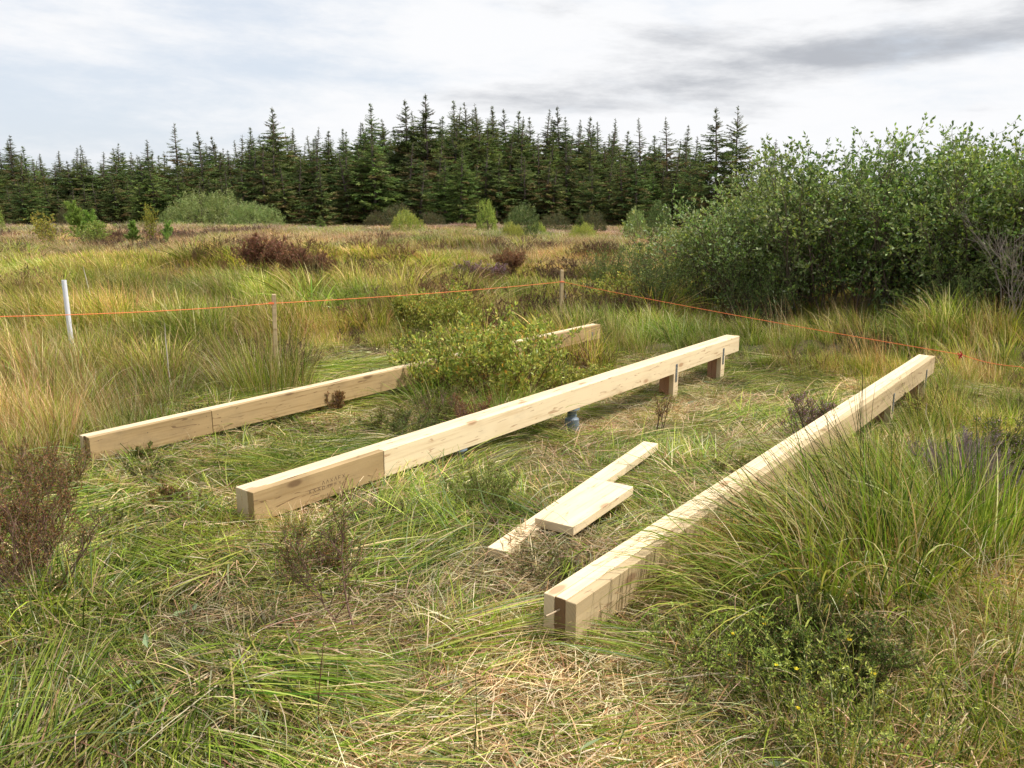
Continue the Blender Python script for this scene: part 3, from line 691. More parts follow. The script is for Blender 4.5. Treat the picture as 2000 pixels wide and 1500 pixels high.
# ------------------------------------------------------------------ where grass grows
def sample_zone(y0, y1, dens, margin=1.5, k=0.72):
    """uniform points over the viewed wedge"""
    area = (y1 - y0) * 2 * margin + k * (y1 ** 2 - y0 ** 2); n = int(area * dens)
    u = rng.random(n * 2); y = y0 + (y1 - y0) * u; half = margin + k * y; keep = rng.random(n * 2) < half / (margin + k * y1)
    y = y[keep]; half = half[keep]; x = U(-1, 1, len(y)) * half
    m_ = min(len(x), n); return x[:m_], y[:m_]
def flow(x, y):
    return 6.283 * (fbm(x * .45, y * .45, 31, 2) - .5) * 1.6 + 0.25
def region(x, y):
    """brownness 0..1, lushness 0..1, yellowness 0..1 by place"""
    n1 = fbm(x * .35, y * .35, 41); n2 = fbm(x * .16, y * .16, 51); n3 = fbm(x * .9, y * .9, 61)
    far = sstep(12, 34, y)
    brown = 0.02 + (n1 - .5) * 1.3 + (n2 - .5) * 1.0 + far * 0.5
    brown = brown + 0.22 * np.exp(-((x + 3.9) / 1.5) ** 2 - ((y - 6.6) / 2.6) ** 2)            # rushes at left
    brown = brown - 0.5 * np.exp(-((x - col_x(500, 17)) / 4.5) ** 2 - ((y - 16) / 3.5) ** 2)      # yellow green swathe
    brown = brown - 1.1 * np.exp(-((x - 3.2) / 2.8) ** 2 - ((y - 9.8) / 1.8) ** 2)             # green band before the willows
    brown = brown - 0.35 * np.exp(-((x - 0) / 3.5) ** 2 - ((y - 12.5) / 2.5) ** 2)
    brown = brown + 0.3 * np.exp(-((x - 2.5) / 4.0) ** 2 - ((y - 24) / 5) ** 2)
    brown = brown - 0.4 * np.exp(-((x - 4.6) / 1.8) ** 2 - ((y - 7.2) / 1.8) ** 2)
    yel = np.clip((n3 - .42) * 2.2, 0, 1) + 0.8 * np.exp(-((x - col_x(500, 17)) / 4.5) ** 2 - ((y - 17) / 4) ** 2)
    return np.clip(brown, 0, 1), np.clip(1 - brown, 0, 1), np.clip(yel, 0, 1)
def tints(x, y, n):
    b, l, yl = region(x, y)
    t = np.ones((n, 3)); t *= (1 + rng.normal(0, .10, (n, 1))); t *= (.30 + 1.35 * fbm(x * 1.1, y * 1.1, 151, 2))[:, None]; t[:, 0] *= .8 + .45 * fbm(x * .8, y * .8, 161, 2)  # wide brightness range also paints in the shade on hummock faces
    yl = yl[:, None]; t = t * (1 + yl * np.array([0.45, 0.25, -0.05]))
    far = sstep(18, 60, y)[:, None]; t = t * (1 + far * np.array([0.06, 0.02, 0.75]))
    return t
ACC = {}
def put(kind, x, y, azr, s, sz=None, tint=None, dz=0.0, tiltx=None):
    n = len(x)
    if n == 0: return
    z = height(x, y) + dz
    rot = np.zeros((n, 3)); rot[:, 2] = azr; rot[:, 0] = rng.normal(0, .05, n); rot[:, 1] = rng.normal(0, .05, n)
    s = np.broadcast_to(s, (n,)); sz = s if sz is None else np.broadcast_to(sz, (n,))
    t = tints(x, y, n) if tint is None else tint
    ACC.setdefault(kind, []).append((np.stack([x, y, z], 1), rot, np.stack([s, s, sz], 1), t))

# flattened grass in the clearing (and thin underlay just outside it)
x, y = sample_zone(1.2, 10.5, 125, 1.6, .74)
sdv = poly_sd(CLR, x, y); ok = (sdv < 0.45) & ~near_wood(x, y, 0.02)
x, y, sdv = x[ok], y[ok], sdv[ok]
fl = flow(x, y); sel = .55 * fbm(x * 1.0, y * 1.0, 71) + .45 * fbm(x * 2.7, y * 3.4, 73, 2) + rng.normal(0, .05, len(x)) + 0.05 * sstep(.2, 2.5, x) 
sel = sel + 0.09 * np.exp(-((x - .1) / 1.3) ** 2 - ((y - 2.9) / 1.2) ** 2) - 0.07 * np.exp(-((x + 1.7) / 1.2) ** 2 - ((y - 2.4) / 1.2) ** 2)
k1 = sel > .50; k2 = (sel <= .50) & (sel > .41); k3 = sel <= .41
for kk, kind in ((k1, 'mat_straw'), (k2, 'mat_mixed'), (k3, 'mat_green')):
    n = kk.sum(); put(kind, x[kk], y[kk], fl[kk] + rng.normal(0, .3 if kind != 'mat_straw' else 1.5, n), U(.75, 1.25, n), tint=np.ones((n, 3)) * (rng.normal(0, .08, (n, 1)) + (.28 + 1.5 * fbm(x[kk] * 2.8, y[kk] * 2.8, 77, 2))[:, None]), dz=-0.012 + U(0, .02, n))  # patchy mat tint also paints in shaded gaps between clumps
dkh = on_plane(1620, 1270, -.15)
n_ = len(x); kk = (rng.random(n_) < .34 * sstep(.58, .38, sel) + .03) & ~near_wood(x, y, .03); n = kk.sum()
put('swath', x[kk], y[kk], fl[kk] * .55 + math.pi * (rng.random(n) < .5) + rng.normal(0, .25, n), U(.75, 1.15, n), tint=np.ones((n, 3)) * (.95 + rng.normal(0, .16, (n, 1))), dz=-.005)
# sprouting tufts in the clearing
kk = rng.random(len(x)) < 0.05; kk &= ~near_wood(x, y, .12)
put('short', x[kk], y[kk], U(0, 6.3, kk.sum()), U(.6, 1.1, kk.sum()))
kk = rng.random(len(x)) < 0.035; put('litter', x[kk], y[kk], U(0, 6.3, kk.sum()), U(.6, 1.2, kk.sum()))
kk = (rng.random(len(x)) < 0.02) & ~near_wood(x, y, .15) & (x < 0.5) & (y > 3.2); put('heath', x[kk], y[kk], U(0, 6.3, kk.sum()), U(.45, .8, kk.sum()))
# tall grass outside
x, y = sample_zone(1.0, 6.0, 62, 1.8, .76); x2, y2 = sample_zone(6.0, 15.0, 30, 1.8, .76); x = np.concatenate([x, x2]); y = np.concatenate([y, y2])
sdv = poly_sd(CLR, x, y); ok = (sdv > 0.0) & ~near_wood(x, y, 0.10) & (y > 1.4) & (np.hypot(x - dkh[0], y - dkh[1]) > .28); x, y, sdv = x[ok], y[ok], sdv[ok]
low = np.maximum(np.exp(-((x - 3.4) / 1.5) ** 2 - ((y - 5.0) / 1.1) ** 2), .55 * np.exp(-((x - 4.6) / 1.6) ** 2 - ((y - 6.9) / 1.3) ** 2))                              # lower trampled grass right of the right beam
low = np.maximum(low, sstep(3.0, 1.8, y) * 0.9)
edge = sstep(0, .5, sdv); b, l, yl = region(x, y); cl = sstep(.3, .68, fbm(x * 1.5, y * 1.5, 131, 2))
nearr = sstep(.4, .9, x) * sstep(4.6, 3.6, y); low = np.maximum(low, nearr * .75); low = np.maximum(low, sstep(3.6, 3.2, y) * sstep(.3, .8, x) * 1.0)
s = (0.42 + .40 * edge) * (.5 + .85 * cl) * U(.8, 1.2, len(x)) * (1 - .72 * low)
rr = rng.random(len(x)) * 1.0
b = np.clip(b + (fbm(x * 1.3, y * 1.3, 141, 2) - .5) * 1.5, 0, 1) * (1 - .8 * np.exp(-((x - 3.2) / 2.8) ** 2 - ((y - 9.8) / 1.8) ** 2)); km = rr < .12 + .7 * b; n = km.sum(); put('moor', x[km], y[km], rng.normal(0, .5, n), s[km] * 1.1)
kl = ~km; n = kl.sum(); put('lush', x[kl], y[kl], rng.normal(0, .7, n), s[kl])
ks = (rng.random(len(x)) < .06 + .26 * b) & (sdv > .2) & (low < .4); n = ks.sum(); put('stalk', x[ks], y[ks], rng.normal(0, .35, n), U(.8, 1.15, n))
kr = (rng.random(len(x)) < .05 * sstep(.45, .6, fbm(x * .6, y * .6, 88))) & (sdv > .2); n = kr.sum(); put('rush', x[kr], y[kr], rng.normal(0, .4, n), U(.7, 1.0, n))
kh = (rng.random(len(x)) < .08 * sstep(.5, .6, fbm(x * .5, y * .5, 99))) & (y > 5) ; n = kh.sum(); put('heath_brown', x[kh], y[kh], U(0, 6.3, n), U(.8, 1.3, n))
ku = rng.random(len(x)) < .5; n = ku.sum(); put('short', x[ku], y[ku], U(0, 6.3, n), U(.9, 1.4, n))
x, y = x[low > .45], y[low > .45]
for i in range(2): n = len(x); put('mat_straw' if i else 'mat_mixed', x + U(-.1, .1, n), y + U(-.1, .1, n), flow(x, y) + rng.normal(0, .8, n), U(.7, 1.1, n))
# middle and far moor
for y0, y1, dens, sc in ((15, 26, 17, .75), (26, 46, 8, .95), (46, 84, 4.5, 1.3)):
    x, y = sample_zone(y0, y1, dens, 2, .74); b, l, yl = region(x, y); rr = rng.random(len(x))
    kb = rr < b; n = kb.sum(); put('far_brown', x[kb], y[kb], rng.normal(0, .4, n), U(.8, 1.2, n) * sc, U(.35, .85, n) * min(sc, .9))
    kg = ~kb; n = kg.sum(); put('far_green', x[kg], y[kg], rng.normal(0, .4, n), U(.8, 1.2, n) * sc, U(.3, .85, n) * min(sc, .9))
    if y0 < 40:
        ks = rng.random(len(x)) < .5 * b; n = ks.sum(); put('stalk', x[ks], y[ks], rng.normal(0, .4, n), U(1.2, 1.8, n), U(.8, 1.1, n), tint=np.ones((n, 3)) * 1.1)
x, y = sample_zone(9, 45, 1.3, 2, .74); kh = sstep(.5, .62, fbm(x * .22, y * .3, 201, 2)) > rng.random(len(x)); kh &= poly_sd(CLR, x, y) > .6; x, y = x[kh], y[kh]; n = len(x)
put('heath_brown', x, y, U(0, 6.3, n), U(1.6, 2.6, n), U(1.2, 1.9, n), dz=.05)
x, y = sample_zone(9, 60, .55, 2, .74); kh = sstep(.45, .6, fbm(x * .3, y * .3, 211, 2)) > rng.random(len(x)); kh &= poly_sd(CLR, x, y) > .8; x, y = x[kh], y[kh]; n = len(x)
put('lush', x, y, U(0, 6.3, n), U(2.0, 3.2, n), U(1.0, 1.4, n), dz=.02)
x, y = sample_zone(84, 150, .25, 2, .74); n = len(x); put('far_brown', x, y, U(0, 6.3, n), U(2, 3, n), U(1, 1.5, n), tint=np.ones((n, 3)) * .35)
GR = {'swath': ('combed_grass', 'long green blades combed flat in swathes over the clearing'), 'mat_green': ('flattened_grass', 'long green grass pressed flat across the clearing'), 'mat_straw': ('dry_straw', 'pale dead grass stems strewn over the clearing'),
      'mat_mixed': ('cut_grass', 'mixed green and dry grass lying flat between the beams'), 'short': ('grass_sprouts', 'short green sprouts among the flattened grass'),
      'litter': ('fallen_leaves', 'small grey green leaves fallen on the flattened grass'), 'heath': ('heather_ground_cover', 'low green heather shoots growing through the clearing'),
      'moor': ('moor_grass', 'thin brown and green moor grass standing round the clearing'), 'lush': ('green_grass', 'arching green grass round the clearing'),
      'stalk': ('seed_stalks', 'thin rusty seed stalks above the moor grass'), 'rush': ('rushes', 'dark green rushes scattered through the grass'),
      'heath_brown': ('heather', 'brown heather scattered through the standing grass'), 'far_brown': ('distant_moor_grass', 'tan and rusty grass of the open moor'),
      'far_green': ('distant_green_grass', 'yellow green grass of the open moor')}
for kind, lst in ACC.items():
    P_, R_, S_, T_ = (np.concatenate([a[i] for a in lst]) for i in range(4))
    nm, lab = GR[kind]; gn_scatter(nm, kind, P_, R_, S_, T_, lab, 'grass' if 'grass' in nm or 'straw' in nm else nm.replace('_', ' '))
    print('scatter', kind, len(P_))

# ------------------------------------------------------------------ single plants
def place(name, label, cat, parts, px=None, yd=None, xy=None, rotz=0.0, scale=(1, 1, 1), group=None, dz=-0.02, tilt=(0, 0)):
    """parts: list of (part name, mesh). One mesh makes a single object."""
    if xy is None: xy = (col_x(px, yd), yd)
    z = float(height(xy[0], xy[1])) + dz
    if len(parts) == 1:
        o = link(name, parts[0][1]); tag(o, label, cat, group); o.location = (*xy, z)
    else:
        o = thing(name, label, cat, (*xy, z), 0, group)
        for pn, me in parts: link(pn, me, o)
    o.rotation_euler = (tilt[0], tilt[1], rotz); o.scale = scale
    return o
def gpx(px, py, z=-0.25):
    q = on_plane(px, py, z); return float(q[0]), float(q[1])
def tussock(n, rad, H, W, cols, wts, lean, arch, wob=.9, tipc=None, azb=math.pi, sd=0):
    B = Buf(); r_ = np.sqrt(rng.random(n)) * rad; a = U(0, 6.283, n)
    base = np.stack([r_ * np.cos(a), r_ * np.sin(a), np.full(n, -.03)], 1)
    dx = np.cos(a) * r_ / rad * wob + lean * math.cos(azb) + rng.normal(0, .22, n); dy = np.sin(a) * r_ / rad * wob + lean * math.sin(azb) + rng.normal(0, .22, n)
    t0 = np.clip(np.hypot(dx, dy) * .5, .02, .9); t1 = t0 + R(1) * U(*arch, n) * np.clip(np.hypot(dx, dy) + .25, .3, 1.1)
    c = colmix(n, cols, wts, .2); c1 = c * U(.85, 1.3, (n, 1))
    if tipc: msk = (rng.random(n) < tipc)[:, None]; c1 = np.where(msk, colmix(n, G_STRAW + G_RUST, [3, 3, 3, 2, 2, 3]), c1)
    blades(B, base, np.arctan2(dy, dx), t0, t1, U(*H, n) * U(.75, 1, n), U(*W, n) * .78, 8, rng.normal(0, .35, n), c * .85, c1, rng.normal(0, .6, n), power=1.5)
    return B.mesh('blades', [M_GRASSO])
GL = G_LUSH + G_YEL + G_STRAW + [(0.30, 0.24, 0.05)]
gw = [6, 5, 4, 3, 2, 1, 1, 1, .6, .6, .8]
TG = 'grass tussocks round the timber'
gx = gpx(1640, 1250); place('grass_tussock', 'tall dark green tussock spilling over the near right beam above the dark heather', 'grass tussock', [('blades', tussock(900, .34, (.40, .85), (.005, .011), GL + [(0.05, 0.09, 0.015)], gw + [5], .55, (40, 115), tipc=.2))], xy=(gx[0] + .1, gx[1] + .25), group=TG)
gx = gpx(1860, 1130); place('grass_tussock', 'upright bright green tussock in front of the grey dead heather', 'grass tussock', [('blades', tussock(620, .26, (.40, .78), (.005, .0095), GL, [7, 7, 2, 4, 3, 1, .4, .4, .4, .3, .8], .25, (15, 75), .7, tipc=.08))], xy=gx, group=TG)
gx = gpx(1480, 1090); place('grass_tussock', 'loose tussock of arching brown tipped blades crossing the right beam', 'grass tussock', [('blades', tussock(330, .24, (.35, .70), (.003, .0065), GL, [4, 4, 4, 3, 1, 1, 3, 3, 2, 2, .8], .6, (40, 110), tipc=.5))], xy=(gx[0] + .22, gx[1]), group=TG)
gx = gpx(1780, 980); place('grass_tussock', 'green tussock with long blades behind the tall tussocks at right', 'grass tussock', [('blades', tussock(420, .3, (.35, .62), (.004, .008), GL, gw, .4, (20, 80), tipc=.25))], xy=gx, group=TG)
gx = gpx(975, 822); place('grass_tussock', 'dark green tussock hanging down in front of the yellow green bush', 'grass tussock', [('blades', tussock(620, .30, (.38, .66), (.005, .009), GL, [7, 6, 5, 3, 1, 1, .5, .5, .4, .3, .2], .1, (60, 130), 1.1, tipc=.05))], xy=gx, group=TG)
gx = gpx(838, 790); place('grass_tussock', 'green tussock with bright yellow blades left of the bush over the left beam', 'grass tussock', [('blades', tussock(420, .26, (.35, .65), (.004, .008), GL, [7, 6, 5, 3, 2, 2, .5, .5, .4, .3, .2], .2, (50, 130), 1.1, tipc=.05))], xy=gx, group=TG)
gx = gpx(1400, 1400); place('grass_tussock', 'low combed tussock of dark blades at the bottom beside the near beam end', 'grass tussock', [('blades', tussock(420, .32, (.25, .48), (.003, .006), GL, [5, 4, 5, 3, 1, 1, 1, 1, 1, 1, .3], .7, (60, 110), tipc=.2))], xy=(gx[0] + .25, gx[1] + .1), group=TG)
gx = gpx(60, 1230); place('grass_tussock', 'blue green tussock at the foot of the leafless heather at left', 'grass tussock', [('blades', tussock(380, .3, (.25, .45), (.005, .009), GL + G_BLUE, gw + [7, 6], .0, (40, 110), tipc=.05))], xy=(gx[0] + .1, gx[1]), group=TG)
gx = gpx(1500, 1240); place('grass_tussock', 'arching green tussock in front of the dark heather at right', 'grass tussock', [('blades', tussock(300, .22, (.40, .75), (.006, .012), GL, [7, 9, 2, 7, 3, 1, .6, .6, .5, .4, .6], .75, (50, 125), tipc=.15))], xy=gx, group=TG)
gx = (col_x(520, 6.9), 6.9); place('grass_tussock', 'green tussock at the foot of the left stake', 'grass tussock', [('blades', tussock(620, .36, (.55, .88), (.004, .007), GL, gw, .12, (10, 55), .6, tipc=.3))], xy=gx, group=TG)
gx = gpx(470, 755); place('grass_tussock', 'rust tipped tussock behind the left beam', 'grass tussock', [('blades', tussock(320, .28, (.3, .5), (.003, .006), GL, [4, 4, 4, 3, 1, 1, 3, 3, 2, 2, .8], .2, (20, 70), tipc=.5))], xy=gx, group=TG)
gx = gpx(300, 790); place('grass_tussock', 'wide green tussock behind the near half of the left beam', 'grass tussock', [('blades', tussock(420, .35, (.3, .6), (.004, .008), GL, gw, -.1, (30, 100), tipc=.15))], xy=(gx[0] - .1, gx[1] + .2), group=TG)
gx = gpx(110, 850); place('grass_tussock', 'tall bright green tussock left of the end of the left beam', 'grass tussock', [('blades', tussock(420, .3, (.4, .75), (.004, .009), GL, [7, 7, 3, 5, 3, 2, .6, .6, .5, .4, .6], -.1, (20, 80), tipc=.1))], xy=(gx[0] - .1, gx[1] + .2), group=TG)
place('grass_tussock', 'pale green tussock at the foot of the corner stake', 'grass tussock', [('blades', tussock(620, .5, (.5, .8), (.005, .008), GL, gw, .15, (15, 70), .6, tipc=.2))], xy=(col_x(1090, 10.4), 10.4), group=TG)
place('grass_tussock', 'rusty green rush tussock hiding the foot of the white pipe', 'grass tussock', [('blades', tussock(520, .5, (.5, .8), (.003, .006), GL, [5, 4, 5, 3, 1, 1, 3, 2, 2, 2, .8], .15, (8, 45), .5, tipc=.5))], xy=(col_x(130, 7.2), 7.2), group=TG)
gx = gpx(1880, 1235, -.15); place('grass_tussock', 'dead straw coloured tussock spilling down at the right edge', 'grass tussock', [('blades', tussock(520, .32, (.25, .5), (.003, .006), G_STRAW + G_RUST + G_LUSH[:1], [5, 4, 5, 3, 2, 3, 1], .5, (70, 130), 1.0))], xy=gx, group=TG)
gx = gpx(1770, 1310, -.15); place('grass_tussock', 'small dead grass tuft below the bare branch', 'grass tussock', [('blades', tussock(300, .24, (.15, .35), (.003, .006), G_STRAW + G_RUST + G_YEL[:1], [5, 4, 4, 3, 2, 3, 2], .2, (70, 130), 1.0))], xy=gx, group=TG)
# tall rush stems leaning over the right beam
def rush_clump(n, rad, H, lean, W=(.0035, .005)):
    B = Buf(); r_ = np.sqrt(rng.random(n)) * rad; a = U(0, 6.283, n); st = np.stack([r_ * np.cos(a), r_ * np.sin(a), np.full(n, -.03)], 1)
    d = unit(np.stack([-lean * U(.3, 1.3, n), rng.normal(0, .18, n), np.ones(n)], 1)); P = polylines(st, d, U(*H, n), 7, .03, -.01)
    tubes(B, P, np.linspace(.0024, .0008, 7)[None] * U(.8, 1.2, (n, 1)), colmix(n, [(0.04, 0.08, 0.02), (0.07, 0.11, 0.03), (0.14, 0.11, 0.04)], [4, 3, 1])); return B.mesh('stems', [M_GRASSO])
RG = 'rush clumps at right'
gx = gpx(1700, 1060); place('rush_clump', 'thin dark rush stems leaning left across the right beam', 'rush clump', [('stems', rush_clump(34, .2, (.6, .95), .75))], xy=gx, group=RG)
gx = gpx(1660, 950); place('rush_clump', 'three tall near vertical dark rush stems crossing the right beam', 'rush clump', [('stems', rush_clump(5, .12, (.6, .8), .08))], xy=gx, group=RG)
gx = gpx(1620, 1130); place('rush_clump', 'rush stems bending far left low over the loose boards side', 'rush clump', [('stems', rush_clump(16, .18, (.6, .9), 1.2))], xy=gx, group=RG)

# shrubs
def shrub(h, rad, nst, n1, n2, nl, leafL, leafW, cols, wts, stemc, th=.012, spread1=.55, spread2=.6, up=.08, wob=.12, tmin=.25, base_r=.12, updroop=.5, l1=.45, l2=.22, shapefn=None):
    """stems (branching three times) and pointed leaves"""
    S = Buf(); Lf = Buf(); a = U(0, 6.283, nst); o = np.sqrt(rng.random(nst))
    st = np.stack([np.cos(a) * o * base_r, np.sin(a) * o * base_r, np.full(nst, -.05)], 1)
    d = unit(np.stack([np.cos(a) * o * rad / h * 1.1, np.sin(a) * o * rad / h * 1.1, np.ones(nst)], 1))
    P0 = polylines(st, d, h * U(.75, 1.05, nst), 8, wob * .6, up * .3)
    P1 = children(P0, n1, tmin, .98, spread1, h * l1, 6, wob, up, outward=.1)
    P2 = children(P1, n2, .25, 1, spread2, h * l2, 5, wob * 1.2, up)
    tubes(S, P0, np.linspace(th, th * .25, 8)[None] * np.ones((nst, 1)), stemc, 4)
    tubes(S, P1, np.linspace(th * .4, th * .14, 6)[None] * np.ones((len(P1), 1)), stemc); tubes(S, P2, np.linspace(th * .18, th * .08, 5)[None] * np.ones((len(P2), 1)), stemc)
    for PP, k in ((P2, nl), (P1, max(2, nl // 2)), (P0, nl)):
        s, dd = along(PP, k, .3 if PP is not P0 else .7, 1.0)
        z = np.array([0, 0, .35]); dirv = unit(dd * .55 + rng.normal(0, .55, dd.shape) + z)
        leaves(Lf, s, dirv, leafL * U(.7, 1.15, len(s)), leafW * U(.8, 1.15, len(s)), colmix(len(s), cols, wts, .22), .2)
    return [('stems', S.mesh('stems', [M_BARK])), ('foliage', Lf.mesh('foliage', [M_LEAF]))]
WIL = [(0.13, 0.19, 0.045), (0.20, 0.27, 0.07), (0.09, 0.14, 0.035), (0.34, 0.40, 0.20), (0.28, 0.35, 0.06)]
wv = [shrub(2.5, .95, 18, 11, 6, 10, .066, .032, WIL, [5, 5, 3, 2, 2], (0.12, 0.09, 0.065), .014, .5, .6, .10, .14, .06, .45, l1=.40, l2=.2) for _ in range(4)]
w_lit = [shrub(2.5, .95, 16, 10, 6, 9, .068, .034, [(0.21, 0.29, 0.08), (0.31, 0.39, 0.13), (0.13, 0.19, 0.05), (0.44, 0.50, 0.28), (0.36, 0.43, 0.09)], [5, 5, 3, 3, 2], (0.12, 0.09, 0.065), .014, .5, .6, .10, .14, .06, .45, l1=.42, l2=.2) for _ in range(2)]  # paler leaf copies: brighter light on the thicket's left end painted into the colour
gl = shrub(1.6, .7, 12, 8, 6, 9, .045, .02, [(0.16, 0.22, 0.06), (0.22, 0.27, 0.08), (0.11, 0.16, 0.045)], [3, 2, 3], (0.10, 0.08, 0.05), .010, .5, .6, .1, .14, .1, .3)
WG = 'willow shrubs on the right'
wl = [ # px, depth, height, variant, label
 (1330, 13.6, 1.75, 'open willow shrub at the left end of the willow thicket'), (1400, 12.9, 2.05, 'willow shrub second from the left end of the thicket'),
 (1480, 12.6, 2.30, 'willow shrub with pale grey leaves below the pair of spruces'), (1560, 12.3, 2.60, 'bushy willow shrub above the far end of the middle beam'),
 (1640, 12.0, 2.6, 'dense willow shrub left of the dark gap in the thicket'), (1725, 11.6, 2.6, 'willow shrub with dark bare branches showing low down'),
 (1810, 11.3, 2.72, 'tallest willow shrub with a thin shoot rising above the rest'), (1885, 11.0, 2.55, 'willow shrub with spiky top above the far end of the right beam'),
 (1960, 10.6, 2.5, 'dark willow shrub near the right edge of the picture'), (2050, 10.3, 2.5, 'willow shrub cut by the right edge of the picture'),
 (2150, 10.4, 2.45, None), (1450, 14.4, 2.3, 'willow shrub filling in behind the left part of the thicket'), (1600, 13.9, 2.65, 'willow shrub half hidden behind the middle of the thicket'),
 (1770, 13.4, 2.75, 'willow shrub half hidden behind the tallest one'), (1920, 12.8, 2.7, 'willow shrub half hidden behind the right part of the thicket'), (2090, 12.4, 2.7, None)]
for i, (px, yd, h, lab) in enumerate(wl):
    v = w_lit[i % 2] if i in (0, 1, 2, 3, 5, 11) else wv[i % 4]; s = h / 2.86
    place('willow_shrub', lab or ('willow shrub just outside the right edge of the picture' if i == 10 else 'willow shrub behind the one cut by the right edge'), 'willow', v, px, yd, rotz=i * 1.9, scale=(s * (1.05 if i < 3 else 1.15),) * 2 + (s,), group=WG)
# lower bright shrubs and saplings in front of the thicket
place('willow_shrub', 'small yellow green willow in front of the left end of the thicket', 'willow', gl, 1262, 12.2, rotz=.3, scale=(.75, .75, .55), group=WG)
place('willow_shrub', 'bright green low willow growing in front of the dark thicket', 'willow', gl, 1470, 11.6, rotz=1.3, scale=(.62, .62, .75), group=WG)
place('willow_shrub', 'bright green low willow against the darkest part of the thicket', 'willow', gl, 1880, 10.0, rotz=2.5, scale=(.55, .55, .68), group=WG)
place('willow_shrub', 'thin open willow sapling standing apart left of the thicket', 'willow', gl, 1200, 13.5, rotz=4.0, scale=(.6, .6, .7), group=WG)

# the yellow green bog myrtle bush over the left beam
MYR = [(0.36, 0.39, 0.07), (0.50, 0.48, 0.11), (0.22, 0.28, 0.05), (0.62, 0.34, 0.08), (0.58, 0.54, 0.17)]
my = shrub(.72, .62, 24, 8, 6, 7, .038, .017, MYR, [5, 4, 4, .9, 1.5], (0.13, 0.07, 0.045), .006, .5, .6, .12, .14, .15, .22, l1=.4, l2=.2)
mx = gpx(965, 765, -.25)
place('bog_myrtle', 'yellow green bog myrtle bush growing over the left beam', 'bush', my, xy=(mx[0], mx[1] + .15), rotz=.4, scale=(1.2, 1.1, 1.2))
mx = gpx(900, 745, -.25); place('bog_myrtle', 'orange tinged bog myrtle shoots at the left of the main bush', 'bush', my, xy=mx, rotz=2.9, scale=(.95, .95, 1.0))
my2 = shrub(.62, .5, 26, 9, 6, 9, .032, .015, MYR, [5, 3, 5, .3, 1], (0.13, 0.07, 0.045), .006, .5, .6, .12, .14, .15, .2, l1=.4, l2=.2)
mx = gpx(1110, 745, -.3); place('bog_myrtle', 'greener low bog myrtle bush beside the middle beam', 'bush', my2, xy=mx, rotz=1.4, scale=(.9, .9, .55))
mx = gpx(860, 660, -.25); place('bog_myrtle', 'loose bog myrtle shoots reaching the orange cord', 'bush', my2, xy=mx, rotz=2.4, scale=(1.1, 1.1, 1.15))
mx = gpx(1230, 610, -.3); place('bog_myrtle', 'low yellow bush at the foot of the left end of the thicket', 'bush', my, xy=mx, rotz=3.4, scale=(1.2, 1.2, .9))

# heather
def heather(h, rad, nst, n1, n2, nl, cols, wts, stemc, th=.004, leafL=.012, leafW=.0048, spread=.42, lean=(0, 0), tmin=.3, wob=.16, flower=None):
    S = Buf(); Lf = Buf(); a = U(0, 6.283, nst); o = np.sqrt(rng.random(nst))
    st = np.stack([np.cos(a) * o * .05, np.sin(a) * o * .05, np.full(nst, -.03)], 1)
    d = unit(np.stack([np.cos(a) * o * rad / h + lean[0], np.sin(a) * o * rad / h + lean[1], np.ones(nst)], 1))
    P0 = polylines(st, d, h * U(.7, 1.05, nst), 8, wob * .7, .03); P1 = children(P0, n1, tmin, 1, spread, h * .38, 6, wob, .1); P2 = children(P1, n2, .2, 1, spread, h * .17, 4, wob, .12)
    tubes(S, P0, np.linspace(th, th * .3, 8)[None] * np.ones((nst, 1)), stemc, 4); tubes(S, P1, np.linspace(th * .4, th * .2, 6)[None] * np.ones((len(P1), 1)), stemc)
    tubes(S, P2, np.full(P2.shape[:2], th * .2), stemc)
    out = [('stems', S.mesh('stems', [M_BARK]))]
    if nl:
        for PP, k in ((P2, nl), (P1, nl)):
            s, dd = along(PP, k, .25, 1.0); dirv = unit(dd * .9 + rng.normal(0, .55, dd.shape)); leaves(Lf, s, dirv, leafL * U(.7, 1.2, len(s)), np.full(len(s), leafW), colmix(len(s), cols, wts), .2)
        out.append(('foliage', Lf.mesh('foliage', [M_LEAF])))
    if flower:
        Fb = Buf(); s, dd = along(P2, flower[1], .45, 1.0); dirv = unit(dd * .5 + rng.normal(0, .6, dd.shape)); leaves(Fb, s, dirv, U(.006, .011, len(s)) * flower[2], np.full(len(s), .006 * flower[2]), colmix(len(s), flower[0], [1] * len(flower[0])), .3)
        out.append(('flowers', Fb.mesh('flowers', [M_LEAF])))
    return out
HG = [(0.13, 0.18, 0.035), (0.21, 0.24, 0.055), (0.20, 0.13, 0.05)]; HB = [(0.30, 0.15, 0.06), (0.38, 0.22, 0.09), (0.20, 0.17, 0.05)]
PUR = [(0.50, 0.29, 0.44), (0.62, 0.42, 0.56), (0.38, 0.20, 0.33)]
HP = 'heather plants'
gx = gpx(20, 1150, -.2); hw = heather(.56, .38, 19, 9, 8, 11, HB + HG, [4, 4, 2, 3, 3, 1], (0.22, 0.12, 0.095), .005, spread=.38)
place('heather_plant', 'large reddish woody heather at the left edge in the foreground', 'heather', hw, xy=gx, rotz=.4, group=HP)
gx = gpx(85, 1170, -.2); place('heather_plant', 'sparse woody heather just right of the large one at the left edge', 'heather', heather(.46, .4, 8, 7, 6, 6, HB + HG, [3, 3, 1, 3, 3, 1], (0.19, 0.115, 0.09), .005), xy=gx, rotz=1.4, group=HP)
gx = gpx(735, 1255, -.19); sprig = heather(.60, .10, 2, 11, 6, 12, HG + HB, [5, 4, 2, 1, 1, 1], (0.20, 0.12, 0.09), .006, .011, lean=(-.75, .55), tmin=.4, spread=.5)
place('heather_plant', 'leaning woody sprig in front of the middle beam', 'heather', sprig, xy=gx, group=HP)
